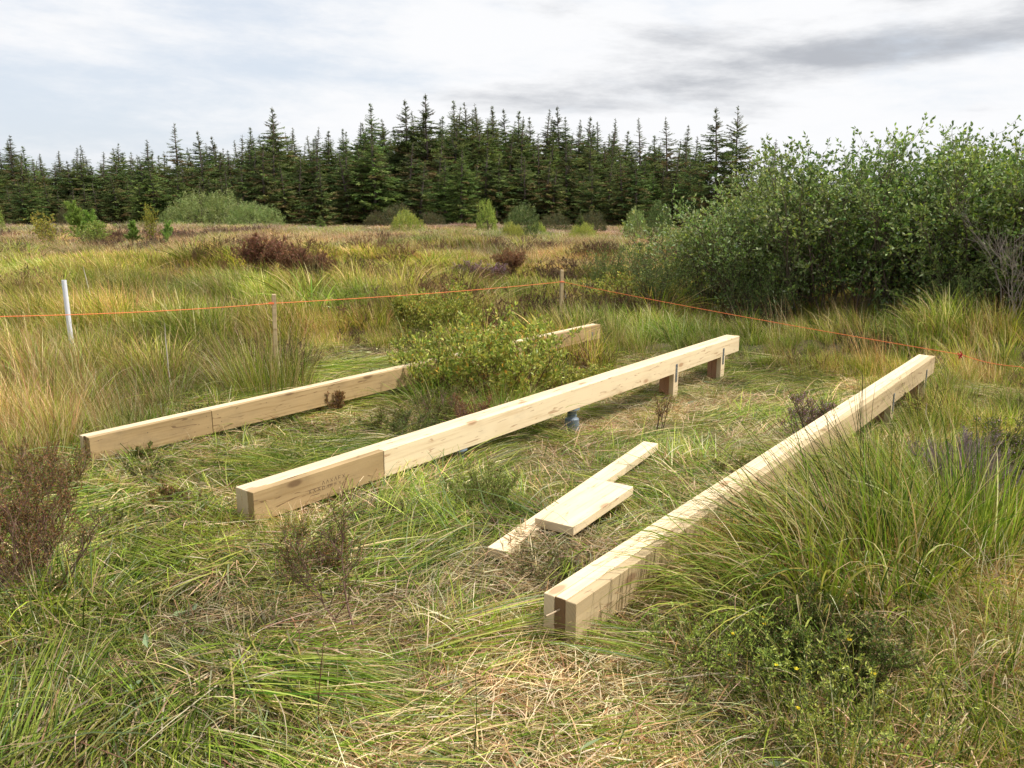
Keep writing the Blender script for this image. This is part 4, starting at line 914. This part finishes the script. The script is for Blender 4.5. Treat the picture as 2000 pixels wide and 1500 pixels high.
gx = gpx(600, 1130, -.19); place('heather_plant', 'bushy heather against the near end of the middle beam', 'heather', heather(.30, .22, 12, 8, 7, 9, HG + HB, [3, 3, 3, 1, 1, 1], (0.24, 0.15, 0.12), .004, lean=(.1, .5)), xy=gx, group=HP)
gx = gpx(935, 985, -.2); place('heather_plant', 'feathery green heather between the middle beam and the loose boards', 'heather', heather(.30, .24, 18, 8, 7, 11, [(0.18, 0.26, 0.05), (0.26, 0.32, 0.07), (0.20, 0.18, 0.06)], [4, 3, 2], (0.14, 0.10, 0.06), .003, leafL=.010, leafW=.0032), xy=gx, group=HP)
gx = gpx(990, 1010, -.2); place('heather_plant', 'bright green low heather touching the wide loose board', 'heather', heather(.17, .18, 16, 8, 7, 11, [(0.16, 0.27, 0.05), (0.24, 0.33, 0.07)], [4, 3], (0.12, 0.08, 0.05), .003, leafL=.010, leafW=.0032), xy=(gx[0] - .06, gx[1] + .06), group=HP)
for j, (px, py, h, r_, cols, wts, lab) in enumerate((
    (860, 815, .34, .28, HG, [4, 3, 2], 'olive green heather left of the middle beam below the bush'), (915, 835, .36, .24, HB, [3, 3, 2], 'pinkish brown heather with bare stems beside the middle beam'),
    (800, 850, .28, .24, [(0.12, 0.17, 0.04), (0.18, 0.20, 0.06)], [1, 1], 'light green feathery heather between the left and middle beams'),
    (750, 830, .24, .24, HG, [3, 3, 2], 'low green heather close to the left beam'), (660, 800, .22, .2, HB, [2, 3, 3], 'small brown heather touching the left beam'),
    (270, 905, .16, .2, HG, [3, 3, 2], 'low heather in front of the left beam near its end'), (100, 985, .36, .26, HB + HG, [3, 3, 2, 2, 2, 1], 'reddish heather left of the near end of the left beam'),
    (330, 1000, .18, .22, HG + HB, [2, 2, 2, 2, 1, 1], 'low brown green heather between left edge and middle beam'),
    (1440, 940, .22, .2, HG, [4, 3, 1], 'green heather between the loose boards and the right beam'))):
    gx = gpx(px, py, -.22); place('heather_plant', lab, 'heather', heather(h, r_, 15, 8, 6, 9, cols, wts, (0.20, 0.12, 0.10), .004), xy=gx, rotz=j, group=HP)
gx = gpx(1620, 1270, -.15); dk = heather(.30, .30, 26, 9, 7, 12, [(0.11, 0.17, 0.03), (0.18, 0.23, 0.05), (0.38, 0.28, 0.14)], [4, 3, 2], (0.12, 0.08, 0.06), .004)
place('heather_plant', 'dark green heather under the tall tussock at right', 'heather', dk, xy=(gx[0] - .06, gx[1] - .12), group=HP, dz=.02, scale=(1.1, 1.1, .95))
gx = gpx(1890, 1000, -.15); place('heather_plant', 'grey leafless dead heather at right', 'heather', heather(.44, .32, 22, 10, 8, 3, [(0.26, 0.20, 0.19), (0.18, 0.13, 0.12)], [1, 1], (0.24, 0.19, 0.185), .004, tmin=.2), xy=gx, group=HP)
gx = gpx(1960, 940, -.15); place('heather_plant', 'shaded dark heather with a few pink flowers at the right edge', 'heather', heather(.42, .36, 22, 9, 7, 9, HG, [5, 2, 1], (0.10, 0.06, 0.05), .004, flower=(PUR, 1, 1)), xy=gx, group=HP)
gx = gpx(1590, 870, -.3); place('heather_plant', 'heather with pink flowers beyond the middle of the right beam', 'heather', heather(.36, .2, 15, 8, 7, 8, HG + HB, [3, 2, 1, 1, 1, 1], (0.16, 0.1, 0.09), .004, flower=(PUR, 4, 1)), xy=(gx[0] - .05, gx[1]), group=HP)
gx = gpx(1285, 850, -.3); place('seedling', 'spindly dead seedling in the clearing by the far end of the long loose board', 'seedling', heather(.46, .14, 4, 5, 4, 4, HB, [1, 1, 1], (0.11, 0.065, 0.05), .005, tmin=.5), xy=gx)
pf = heather(.5, .42, 26, 8, 7, 6, HG, [3, 2, 2], (0.16, 0.1, 0.09), .005, .016, .007, flower=(PUR, 8, 1.7))
place('heather_plant', 'purple flowering heather in the grass beyond the bush', 'heather', pf, 925, 17.0, scale=(1.1, .9, .85), group=HP, dz=.14)
place('heather_plant', 'smaller purple heather right of the main purple one', 'heather', pf, 975, 17.6, rotz=2, scale=(.6, .6, .7), group=HP, dz=.12)
bh = heather(.5, .45, 30, 8, 7, 9, [(0.30, 0.14, 0.085), (0.38, 0.20, 0.12), (0.12, 0.12, 0.04)], [4, 3, 2], (0.15, 0.08, 0.06), .005, .022, .010)
for px, yd, s, lab in ((525, 14.2, 1.3, 'dark reddish brown heather hump left of centre'), (585, 14.0, 1.05, 'reddish brown heather hump right of the darker one'), (628, 14.2, .85, 'smaller brown heather hump furthest right of three'),
                       (1000, 18.0, 1.0, 'brown heather hump behind the bush near the corner stake')):
    place('heather_plant', lab, 'heather', bh, px, yd, rotz=px, scale=(s, s, s * .95), group=HP, dz=.15)
place('bare_shrub', 'leafless pale twigs in front of the willows at the right edge', 'shrub', heather(1.5, .8, 14, 7, 5, 0, HB, [1, 1, 1], (0.36, 0.30, 0.25), .006, tmin=.35), 1975, 9.5, rotz=1)
# yellow flowered herb at the bottom
def herb():
    S = Buf(); Lf = Buf(); n = 44; a = U(0, 6.283, n); o = np.sqrt(rng.random(n)); st = np.stack([np.cos(a) * o * .24, np.sin(a) * o * .16, np.full(n, 0.0)], 1)
    d = unit(np.stack([rng.normal(0, .3, n) - .1, rng.normal(0, .3, n), np.ones(n)], 1)); P0 = polylines(st, d, U(.14, .28, n), 6, .12, .03); P1 = children(P0, 5, .3, 1, .5, .09, 4, .15, .1)
    tubes(S, P0, np.full(P0.shape[:2], .0011), (0.13, 0.17, 0.05)); tubes(S, P1, np.full(P1.shape[:2], .0008), (0.13, 0.17, 0.05))
    s, dd = along(P1, 9, .2, 1); leaves(Lf, s, unit(dd * .6 + rng.normal(0, .6, dd.shape)), U(.008, .016, len(s)), np.full(len(s), .005), colmix(len(s), [(0.30, 0.38, 0.07), (0.40, 0.46, 0.10)], [1, 1]), .2)
    parts = [('stems', S.mesh('stems', [M_GRASSO])), ('foliage', Lf.mesh('foliage', [M_LEAF]))]
    sel_ = rng.permutation(n)[:6]
    for k in sel_:
        c0 = P0[k, -1]; Fb = Buf()
        for q in range(5):
            an = q * 1.257 + rng.random() * .3; dv = np.array([[math.cos(an), math.sin(an), .25]]); leaves(Fb, c0[None], unit(dv), [.0075], [.008], (0.80, 0.62, 0.03), .1)
        parts.append(('flower', Fb.mesh('flower', [M_LEAF])))
    return parts
gx = gpx(1430, 1330, -.15); hb = herb()
place('flowering_herb', 'low green herb with tiny yellow flowers below the near beam end', 'wildflower', hb, xy=gx, dz=.05)
gx = gpx(1640, 1440, -.15); place('flowering_herb', 'feathery green herb with yellow flowers at the bottom right', 'wildflower', hb, xy=gx, rotz=2.2, scale=(1.2, 1.2, 1.0), dz=.05)
# fallen woody branch at right
q = [gpx(1600, 1240, -.05), gpx(1690, 1255, -.05), gpx(1735, 1235, -.05), gpx(1800, 1262, -.05), gpx(1815, 1275, -.05)]
B = Buf(); P = np.array([[[a, b, float(height(a, b)) + .10 - .012 * i] for i, (a, b) in enumerate(q)]]); tubes(B, P, np.array([[.003, .006, .0085, .0075, .004]]), (0.19, 0.15, 0.14), 6)
P2 = children(P, 5, .1, .7, .5, .12, 5, .2, 0); tubes(B, P2, np.full(P2.shape[:2], .0022), (0.17, 0.13, 0.12), 4)
tag(link('fallen_branch', B.mesh('fallen_branch', [M_BARK])), 'grey bare branch lying over the grass below the dark heather', 'branch')
# bleached dead stalks
DS = 'bleached dead stalks'
for px, py, yd, h, lab in ((175, 515, 11, .5, 'pale broken stalk in the grass above the white pipe'), (325, 625, 7.0, .34, 'short bleached stalk in the rushes between pipe and stake'), (1105, 560, 12, .3, 'pale stalk right of the corner stake'),
                           (1723, 800, 6.4, .32, 'pale dry stalk standing beside the right beam'), (1812, 820, 6.0, .28, 'white dry stalk in the low grass right of the right beam')):
    q = at_depth(px, py, yd); z0 = float(height(q[0], q[1])); hh = max(h, q[2] - z0)
    B = Buf(); P = polylines(np.array([[0, 0, -.02]]), unit(np.array([[-.12, 0, 1.]])), [hh], 6, .05, .02); tubes(B, P, np.array([[.006, .0055, .005, .005, .004, .001]]) * (1 if yd < 8 else 1.4), (0.60, 0.52, 0.44), 5)
    o = link('dead_stalk', B.mesh('dead_stalk', [M_BARK])); o.location = (q[0], q[1], z0); tag(o, lab, 'stalk', DS)
# long stem in the foreground
for px, py, h, lab in ((925, 1490, .38, 'single dark green rush stem at the bottom centre'), (625, 1440, .36, 'thin brown twig standing at the bottom left of centre')):
    gx = gpx(px, py, -.19); B = Buf(); P = polylines(np.array([[0, 0, -.02]]), np.array([[0, 0, 1.]]), [h], 8, .04, .03); tubes(B, P, np.linspace(.0022, .0009, 8)[None], (0.07, 0.10, 0.03) if px > 900 else (0.16, 0.08, 0.05), 5)
    if px < 900: P1 = children(P, 9, .45, 1, .5, .10, 4, .15, .1); tubes(B, P1, np.full(P1.shape[:2], .0008), (0.17, 0.09, 0.06))
    o = link('dark_rush' if px > 900 else 'twig', B.mesh('stem', [M_GRASSO])); o.location = (*gx, float(height(*gx))); tag(o, lab, 'stem' if px > 900 else 'twig')

# ------------------------------------------------------------------ middle distance bushes, saplings
def bush(h, rad, n, cols, wts, leaf=.07, stemc=(0.10, 0.08, 0.06), flat=1.0, lobes=7):
    """rounded bush: lobed volume filled with leaf sprays, denser outside, on branching stems"""
    S = Buf(); nst = 14; a = U(0, 6.283, nst); o = np.sqrt(rng.random(nst)); st = np.stack([np.cos(a) * .12, np.sin(a) * .12, np.full(nst, -.1)], 1)
    d = unit(np.stack([np.cos(a) * o * rad / h * 1.6, np.sin(a) * o * rad / h * 1.6, np.ones(nst)], 1)); P0 = polylines(st, d, h * U(.6, .95, nst), 6, .1, 0)
    tubes(S, P0, np.linspace(.03, .008, 6)[None] * h / 2 * np.ones((nst, 1)), stemc, 4)
    P1 = children(P0, 8, .3, 1, .5, h * .35, 4, .15, .05); tubes(S, P1, np.full(P1.shape[:2], .005 * h), stemc)
    Lf = Buf(); ns = n // 14
    lb_ = rng.normal(0, 1, (lobes, 3)); lb_[:, 2] = np.abs(lb_[:, 2]); lb_ = unit(lb_)
    q = rng.normal(0, 1, (ns, 3)); q[:, 2] = np.abs(q[:, 2]) * 1.0 - .1; q = unit(q)
    bump = 0.78 + 0.26 * np.max(np.clip(q @ lb_.T, 0, 1) ** 6, 1) + rng.normal(0, .05, ns)
    rr = bump * (rng.random(ns) ** .16); c = np.stack([q[:, 0] * rr * rad, q[:, 1] * rr * rad, np.maximum(q[:, 2] * rr * h * flat, .02)], 1)
    # each spray: a twig with leaves pointing outward and up
    dd = unit(np.stack([q[:, 0], q[:, 1], q[:, 2] + .7], 1) + rng.normal(0, .3, (ns, 3))); k = 14
    t = np.tile(np.linspace(0, 1, k), ns)[:, None]; pos = np.repeat(c, k, 0) + np.repeat(dd, k, 0) * t * leaf * 2.2 + rng.normal(0, leaf * .6, (ns * k, 3))
    dv = unit(np.repeat(dd, k, 0) * .7 + rng.normal(0, .6, (ns * k, 3))); leaves(Lf, pos, dv, leaf * U(.7, 1.2, ns * k), leaf * .45, np.repeat(colmix(ns, cols, wts, .15), k, 0) * U(.85, 1.15, (ns * k, 1)), .2)
    return [('stems', S.mesh('stems', [M_BARK])), ('foliage', Lf.mesh('foliage', [M_LEAF]))]
GREY = [(0.27, 0.33, 0.11), (0.38, 0.43, 0.18), (0.19, 0.25, 0.07)]
b_wide = bush(2.3, 3.0, 22000, GREY + [(0.16, 0.20, 0.06)], [3, 2, 2, 1], .09); b_round = bush(1.8, 1.3, 11000, [(0.30, 0.38, 0.08), (0.42, 0.50, 0.12), (0.18, 0.25, 0.05)], [3, 2, 2], .07)
b_dark = bush(1.6, 1.9, 15000, [(0.08, 0.12, 0.035), (0.13, 0.18, 0.06), (0.26, 0.31, 0.14)], [4, 3, 1], .07); b_yel = bush(1.0, 1.4, 9000, [(0.36, 0.38, 0.07), (0.28, 0.32, 0.07), (0.44, 0.44, 0.12)], [3, 3, 2], .07)
b_brown = bush(1.2, 1.5, 8000, [(0.12, 0.11, 0.05), (0.09, 0.10, 0.04), (0.16, 0.13, 0.07)], [2, 3, 1], .07)
BG = 'bushes on the open moor'
def mb(lab, parts, px, yd, wpx, toppy, h0, r0, rot=0, name='bush', dz=-.1):
    """scale a bush prototype to the width and top it has at that distance"""
    x = col_x(px, yd); g = float(height(x, yd)); r_ = wpx / F * yd / 2; h = ztop(toppy, yd) - g + .1
    place(name, lab, 'bush', parts, px, yd, rotz=rot, scale=(r_ / r0 / 1.05, r_ / r0 / 1.05, h / h0), group=BG, dz=dz)
mb('wide grey green willow bush in front of the forest, taller left half', b_wide, 430, 68, 175, 372, 2.3, 3.0)
mb('lower right lobe of grey green willow beside the wide bush', b_wide, 515, 67, 130, 393, 2.3, 3.0, 2.0)
mb('low left skirt of grey green willow beside the wide bush', b_wide, 372, 68, 80, 402, 2.3, 3.0, 4.0)
mb('upright light green bush left of the dark round bush', b_round, 953, 58, 50, 390, 1.8, 1.3)
mb('dark round dome shaped bush in front of the forest', b_dark, 1020, 50, 82, 400, 1.6, 1.9)
mb('bright yellow green low bush on the open moor', b_yel, 800, 55, 78, 413, 1.0, 1.4)
mb('yellow bushes at the foot of the dark round bush', b_yel, 1000, 48, 50, 434, 1.0, 1.4, 1)
mb('small yellow bush right of the upright light green bush', b_yel, 1048, 53, 50, 434, 1.0, 1.4, 3)
mb('brown green bush behind the yellow bush', b_brown, 785, 70, 80, 396, 1.2, 1.5)
mb('low brown green bush left of the yellow bush', b_brown, 745, 70, 50, 410, 1.2, 1.5, 2)
mb('low grey green bush right of the yellow bush', b_brown, 848, 70, 60, 412, 1.2, 1.5, 4)
mb('green rounded bush in front of the forest at the left edge', b_round, 15, 62, 55, 378, 1.8, 1.3, 2)
mb('small thin bush left of the pine saplings', b_brown, 158, 60, 30, 404, 1.2, 1.5, 3)
mb('grey green willow in front of the forest left of the thicket', b_wide, 1232, 50, 52, 402, 2.3, 3.0, 1)
mb('dark green bush half hidden by the left end of the thicket', b_dark, 1275, 48, 60, 396, 1.6, 1.9, 2)
mb('flat bright green patch of bog plants right of the dark round bush', b_yel, 1135, 50, 60, 436, 1.0, 1.4, 5)
for i, (px, py) in enumerate(((1080, 420), (1150, 417))):
    mb(('low scrub at the forest edge right of the dark round bush', 'low scrub at the forest edge in the middle of the gap')[i], b_brown, px, 68, 70, py - 6, 1.2, 1.5, i)
# pine saplings
def pine_sapling(h, n=30):
    S = Buf(); Nd = Buf(); P0 = polylines(np.array([[0, 0, -.1]]), unit(np.array([[-.28, 0, 1.]])), [h * 1.08], 10, .05, .01); tubes(S, P0, np.linspace(.022, .008, 10)[None], (0.20, 0.13, 0.09), 5)
    P1 = children(P0, n, .18, .97, .55, h * .42, 6, .06, .10); tubes(S, P1, np.linspace(.009, .004, 6)[None] * np.ones((len(P1), 1)), (0.20, 0.13, 0.09))
    for PP, k in ((P1, 200), (P0, 420)):
        s, dd = along(PP, k, .25, 1.0); dirv = unit(dd * .75 + rng.normal(0, .45, dd.shape)); leaves(Nd, s, dirv, U(.09, .14, len(s)), np.full(len(s), .013), colmix(len(s), [(0.18, 0.29, 0.06), (0.26, 0.40, 0.09), (0.34, 0.46, 0.10)], [3, 3, 1]), .1)
    return [('stems', S.mesh('stems', [M_BARK])), ('needles', Nd.mesh('needles', [M_LEAF]))]
pn = pine_sapling(1.5); PG = 'young pines on the moor at left'
def sap(lab, px, yd, toppy, sw=1.0, rot=0):
    x = col_x(px, yd); h = ztop(toppy, yd) - float(height(x, yd)); place('pine_sapling', lab, 'pine', pn, px, yd, rotz=rot, scale=(h / 1.55 * sw, h / 1.55 * sw, h / 1.55), group=PG)
sap('blue green leaning young pine with a pointed top', 197, 34, 402, 1.0, 0.1); sap('brighter young pine just right of the leaning one', 218, 33, 416, 1.2, 1.2)
sap('low yellowish young pine further right', 282, 34, 434, 1.4, 2.0); sap('dark green young pine cut by the left edge of the picture', -6, 27, 440, 1.3, 3.0)
sap('short blue green pine behind the low yellowish one', 345, 34, 434, .9, 4.0)
def birch(h, cols):
    return shrub(h, h * .35, 6, 8, 5, 7, .045, .035, cols, [1] * len(cols), (0.16, 0.11, 0.07), .009, .45, .5, .1, .12, .2, .06)
by = birch(1.2, [(0.36, 0.34, 0.05), (0.42, 0.33, 0.06), (0.24, 0.26, 0.06)]); bg2 = birch(1.2, [(0.20, 0.28, 0.06), (0.28, 0.33, 0.08)])
place('birch_sapling', 'yellow leaning birch sapling left of the young pines', 'birch', by, 140, 31, scale=(1.2, 1.2, 1.35), tilt=(0, -.45), group='birch saplings among the pines')
place('birch_sapling', 'low yellow green birch below the young pines', 'birch', bg2, 215, 30, scale=(1.9, 1.5, .8), group='birch saplings among the pines')
place('birch_sapling', 'thin birch with bright yellow top right of the pines', 'birch', by, 318, 34, scale=(.8, .8, 1.5), group='birch saplings among the pines')

# ------------------------------------------------------------------ conifers
def conifer(h, r0, nwh, seed, tipbare=0.16, droop=.25, cols=None, lowest=0.04, browning=.35, ragged=.2):
    r = np.random.default_rng(seed); S = Buf(); Nd = Buf()
    P = polylines(np.array([[0, 0, -.3]]), np.array([[0, 0, 1.]]), [h + .3], 12, .012, .02, r); tubes(S, P, (np.linspace(.14, .012, 12) * h / 10)[None], (0.16, 0.13, 0.11), 6)
    zs = np.sort(1 - r.uniform(.012, 1 - lowest, nwh * 8) ); n = len(zs); a = r.uniform(0, 6.283, n)
    t = 1 - zs; prof = np.minimum(1.35 * t ** 1.0, .80 + .12 * np.sin(zs * 9)) * (.75 + .25 * sstep(0, .15, zs)); prof = prof * r.uniform(1 - ragged * 2, 1 + ragged, n)
    Lb = np.maximum(r0 * prof, .10 + .6 * t)
    i = zs * 11.0 * (h / (h + .3)) + .3; f = np.clip(i, 0, 10.999); i0 = f.astype(int); s = P[0, i0] * (1 - (f - i0))[:, None] + P[0, i0 + 1] * (f - i0)[:, None]
    el = np.where(zs > .8, r.uniform(.35, .9, n), r.uniform(-.25, .5, n)) - droop * .3
    d = unit(np.stack([np.cos(a), np.sin(a), np.tan(np.clip(el, -.6, .9))], 1)); Bp = polylines(s, d, Lb, 6, .05, -.05 * droop * 2, r); Bp[:, 3:, 2] += (Lb * .05)[:, None] * np.array([0.2, .6, 1.2])
    tubes(S, Bp, (np.linspace(.022, .005, 6)[None] * (h / 10)) * np.ones((n, 1)), (0.13, 0.10, 0.085))
    cols = cols or [(0.15, 0.205, 0.065), (0.21, 0.255, 0.08), (0.10, 0.145, 0.05)]
    # flat sprays: side twigs along each branch, dense outside
    ks = 64; sp, dd = along(Bp, ks, .12, 1.0, r); m_ = len(sp); par = np.repeat(np.arange(n), ks)
    sgn = np.where(r.random(m_) < .5, -1, 1)[:, None]; side = unit(np.cross(dd, np.array([0, 0, 1.0]))) * sgn
    dv = unit(dd * .75 + side * r.uniform(.3, 1.1, (m_, 1)) + np.stack([np.zeros(m_), np.zeros(m_), r.normal(-.1, .4, m_)], 1))
    Lt = np.repeat(np.clip(Lb * .24, .075, .36), ks) * r.uniform(.5, 1.15, m_)
    dens = np.repeat(np.where(zs > 1 - tipbare, .55, 1.0), ks); kp = r.random(m_) < dens; sp, dv, Lt, par = sp[kp], dv[kp], Lt[kp], par[kp]
    cbr = colmix(n, cols, [4, 3, 3], .2, r); br = (r.random(n) < browning * (1 - zs))[:, None]; cbr = np.where(br, np.array([0.22, 0.17, 0.075]), cbr)
    leaves(Nd, sp, dv, Lt, Lt * .22, cbr[par] * r.uniform(.75, 1.3, (len(sp), 1)), .12, r=r)
    # short leader needles
    return [('trunk', S.mesh('trunk', [M_BARK])), ('crown', Nd.mesh('crown', [M_NEEDLE]))]
CV = [conifer(10, 2.2, 34, 1), conifer(10, 1.9, 36, 2, droop=.5, browning=.5), conifer(10, 2.4, 32, 3, droop=.15, ragged=.28), conifer(10, 1.7, 32, 4, tipbare=.25, ragged=.3),
      conifer(10, 2.1, 38, 5, droop=.4, browning=.15, cols=[(0.17, 0.25, 0.065), (0.24, 0.31, 0.09), (0.12, 0.18, 0.05)]), conifer(10, 2.0, 30, 6, tipbare=.3, ragged=.35, browning=.5)]
CT = 'spruces of the forest'
def tree(px, yd, toppy, v=None, sw=1.0, lab=None, grp=CT):
    x = col_x(px, yd); g = float(height(x, yd)); h = ztop(toppy, yd) - g; v = rng.integers(0, len(CV)) if v is None else v
    if h < 1: return
    s = h / 10; sx = sw * 1.45 * (0.55 + .45 * min(1.4, 10 / h)) * s * U(.9, 1.15)
    place('spruce_tree', lab, 'spruce', CV[v], px, yd, rotz=U(0, 6.28), scale=(sx, sx, s), group=grp, dz=-.1)
SKYL = [(-60, 285), (-30, 280), (0, 292), (25, 285), (55, 292), (75, 270), (100, 290), (125, 303), (160, 298), (190, 292), (210, 288), (240, 300), (265, 284), (300, 300), (325, 278), (350, 298), (400, 292), (430, 262), (455, 272), (490, 268),
        (520, 256), (590, 256), (610, 264), (635, 255), (660, 262), (690, 258), (720, 246), (745, 213), (770, 240), (825, 226), (870, 236), (897, 208), (925, 211), (945, 213), (965, 217), (990, 222), (1010, 226), (1035, 236),
        (1060, 223), (1090, 218), (1120, 241), (1135, 236), (1160, 246), (1185, 240), (1210, 262), (1265, 270), (1318, 251), (1338, 272), (1478, 276)]
ONES = ['', 'first', 'second', 'third', 'fourth', 'fifth', 'sixth', 'seventh', 'eighth', 'ninth', 'tenth', 'eleventh', 'twelfth', 'thirteenth', 'fourteenth', 'fifteenth', 'sixteenth', 'seventeenth', 'eighteenth', 'nineteenth']
def ordinal(n):
    if n < 20: return ONES[n]
    t = {2: ('twentieth', 'twenty'), 3: ('thirtieth', 'thirty'), 4: ('fortieth', 'forty'), 5: ('fiftieth', 'fifty'), 6: ('sixtieth', 'sixty')}[n // 10]
    return t[0] if n % 10 == 0 else t[1] + ' ' + ONES[n % 10]
ALLSKY = sorted([q for q, _ in SKYL if q >= 0] + [380, 558, 803, 847, 1240, 1290])
for px, py in SKYL:
    tree(px, U(92, 108), py, lab='skyline spruce, %s treetop from the left end of the forest' % ordinal(ALLSKY.index(px) + 1) if px >= 0 else 'skyline spruce outside the left edge of the picture')
for px, py, lab in ((380, 247, 'spruce with a thin pointed top rising above the left part of the forest'), (558, 218, 'tall spruce standing well above its neighbours left of centre'), (803, 204, 'tall spruce left of the highest treetop'),
                    (847, 197, 'spruce with the highest top in the middle of the forest'), (1240, 238, 'thin topped spruce near the right end of the forest'), (1290, 235, 'sparse topped spruce at the right end of the forest')):
    tree(px, 88, py, v=3 if px in (380, 1240) else (5 if px in (1290,) else 0), sw=1.0, lab=lab)
tree(1383, 66, 219, v=0, sw=.95, lab='left one of the two spruces standing apart behind the willows'); tree(1420, 68, 217, v=2, sw=.95, lab='right one of the two spruces standing apart behind the willows')
prof = np.array([(x_, y_) for x_, y_ in SKYL] + [(558, 230), (847, 205), (1400, 300), (2200, 330)], float); prof = prof[np.argsort(prof[:, 0])]
L1_ = 'dark spruce in the middle rows of the forest'; L2_ = 'dark spruce in the front row at the forest edge'
for px in np.arange(-120, 1360, 21.0):
    q = px + U(-9, 9); tree(q, U(100, 122), np.interp(q, prof[:, 0], prof[:, 1]) + U(6, 24), lab='dark spruce deep inside the forest')
for px in np.arange(-120, 1350, 24.0):
    q = px + U(-10, 10); b0 = np.interp(q, prof[:, 0], prof[:, 1]); tree(q, U(84, 92), b0 + (420 - b0) * U(.07, .27), lab=L1_)
for i, px in enumerate(np.arange(-120, 1345, 25.0)):
    q = px + U(-10, 10); b0 = np.interp(q, prof[:, 0], prof[:, 1]); tree(q, U(76, 82), b0 + (420 - b0) * U(.22, .6), lab='front row spruce, %s from the left at the forest edge' % ordinal(i - 4) if i > 4 else 'front row spruce left of the picture edge')
tree(905, 74, 290, v=4, sw=.8, lab='lighter green narrow spruce at the forest edge in the middle')
tree(1128, 60, 405, v=4, sw=.7, lab='tiny young spruce alone at the forest edge'); tree(640, 62, 412, v=4, sw=.9, lab='tiny young spruce right of the wide willow bush', )
for px in (1480, 1560, 1650, 1740, 1830, 1920, 2010, 2100): tree(px, 90, 320, lab='spruce hidden behind the willow thicket')
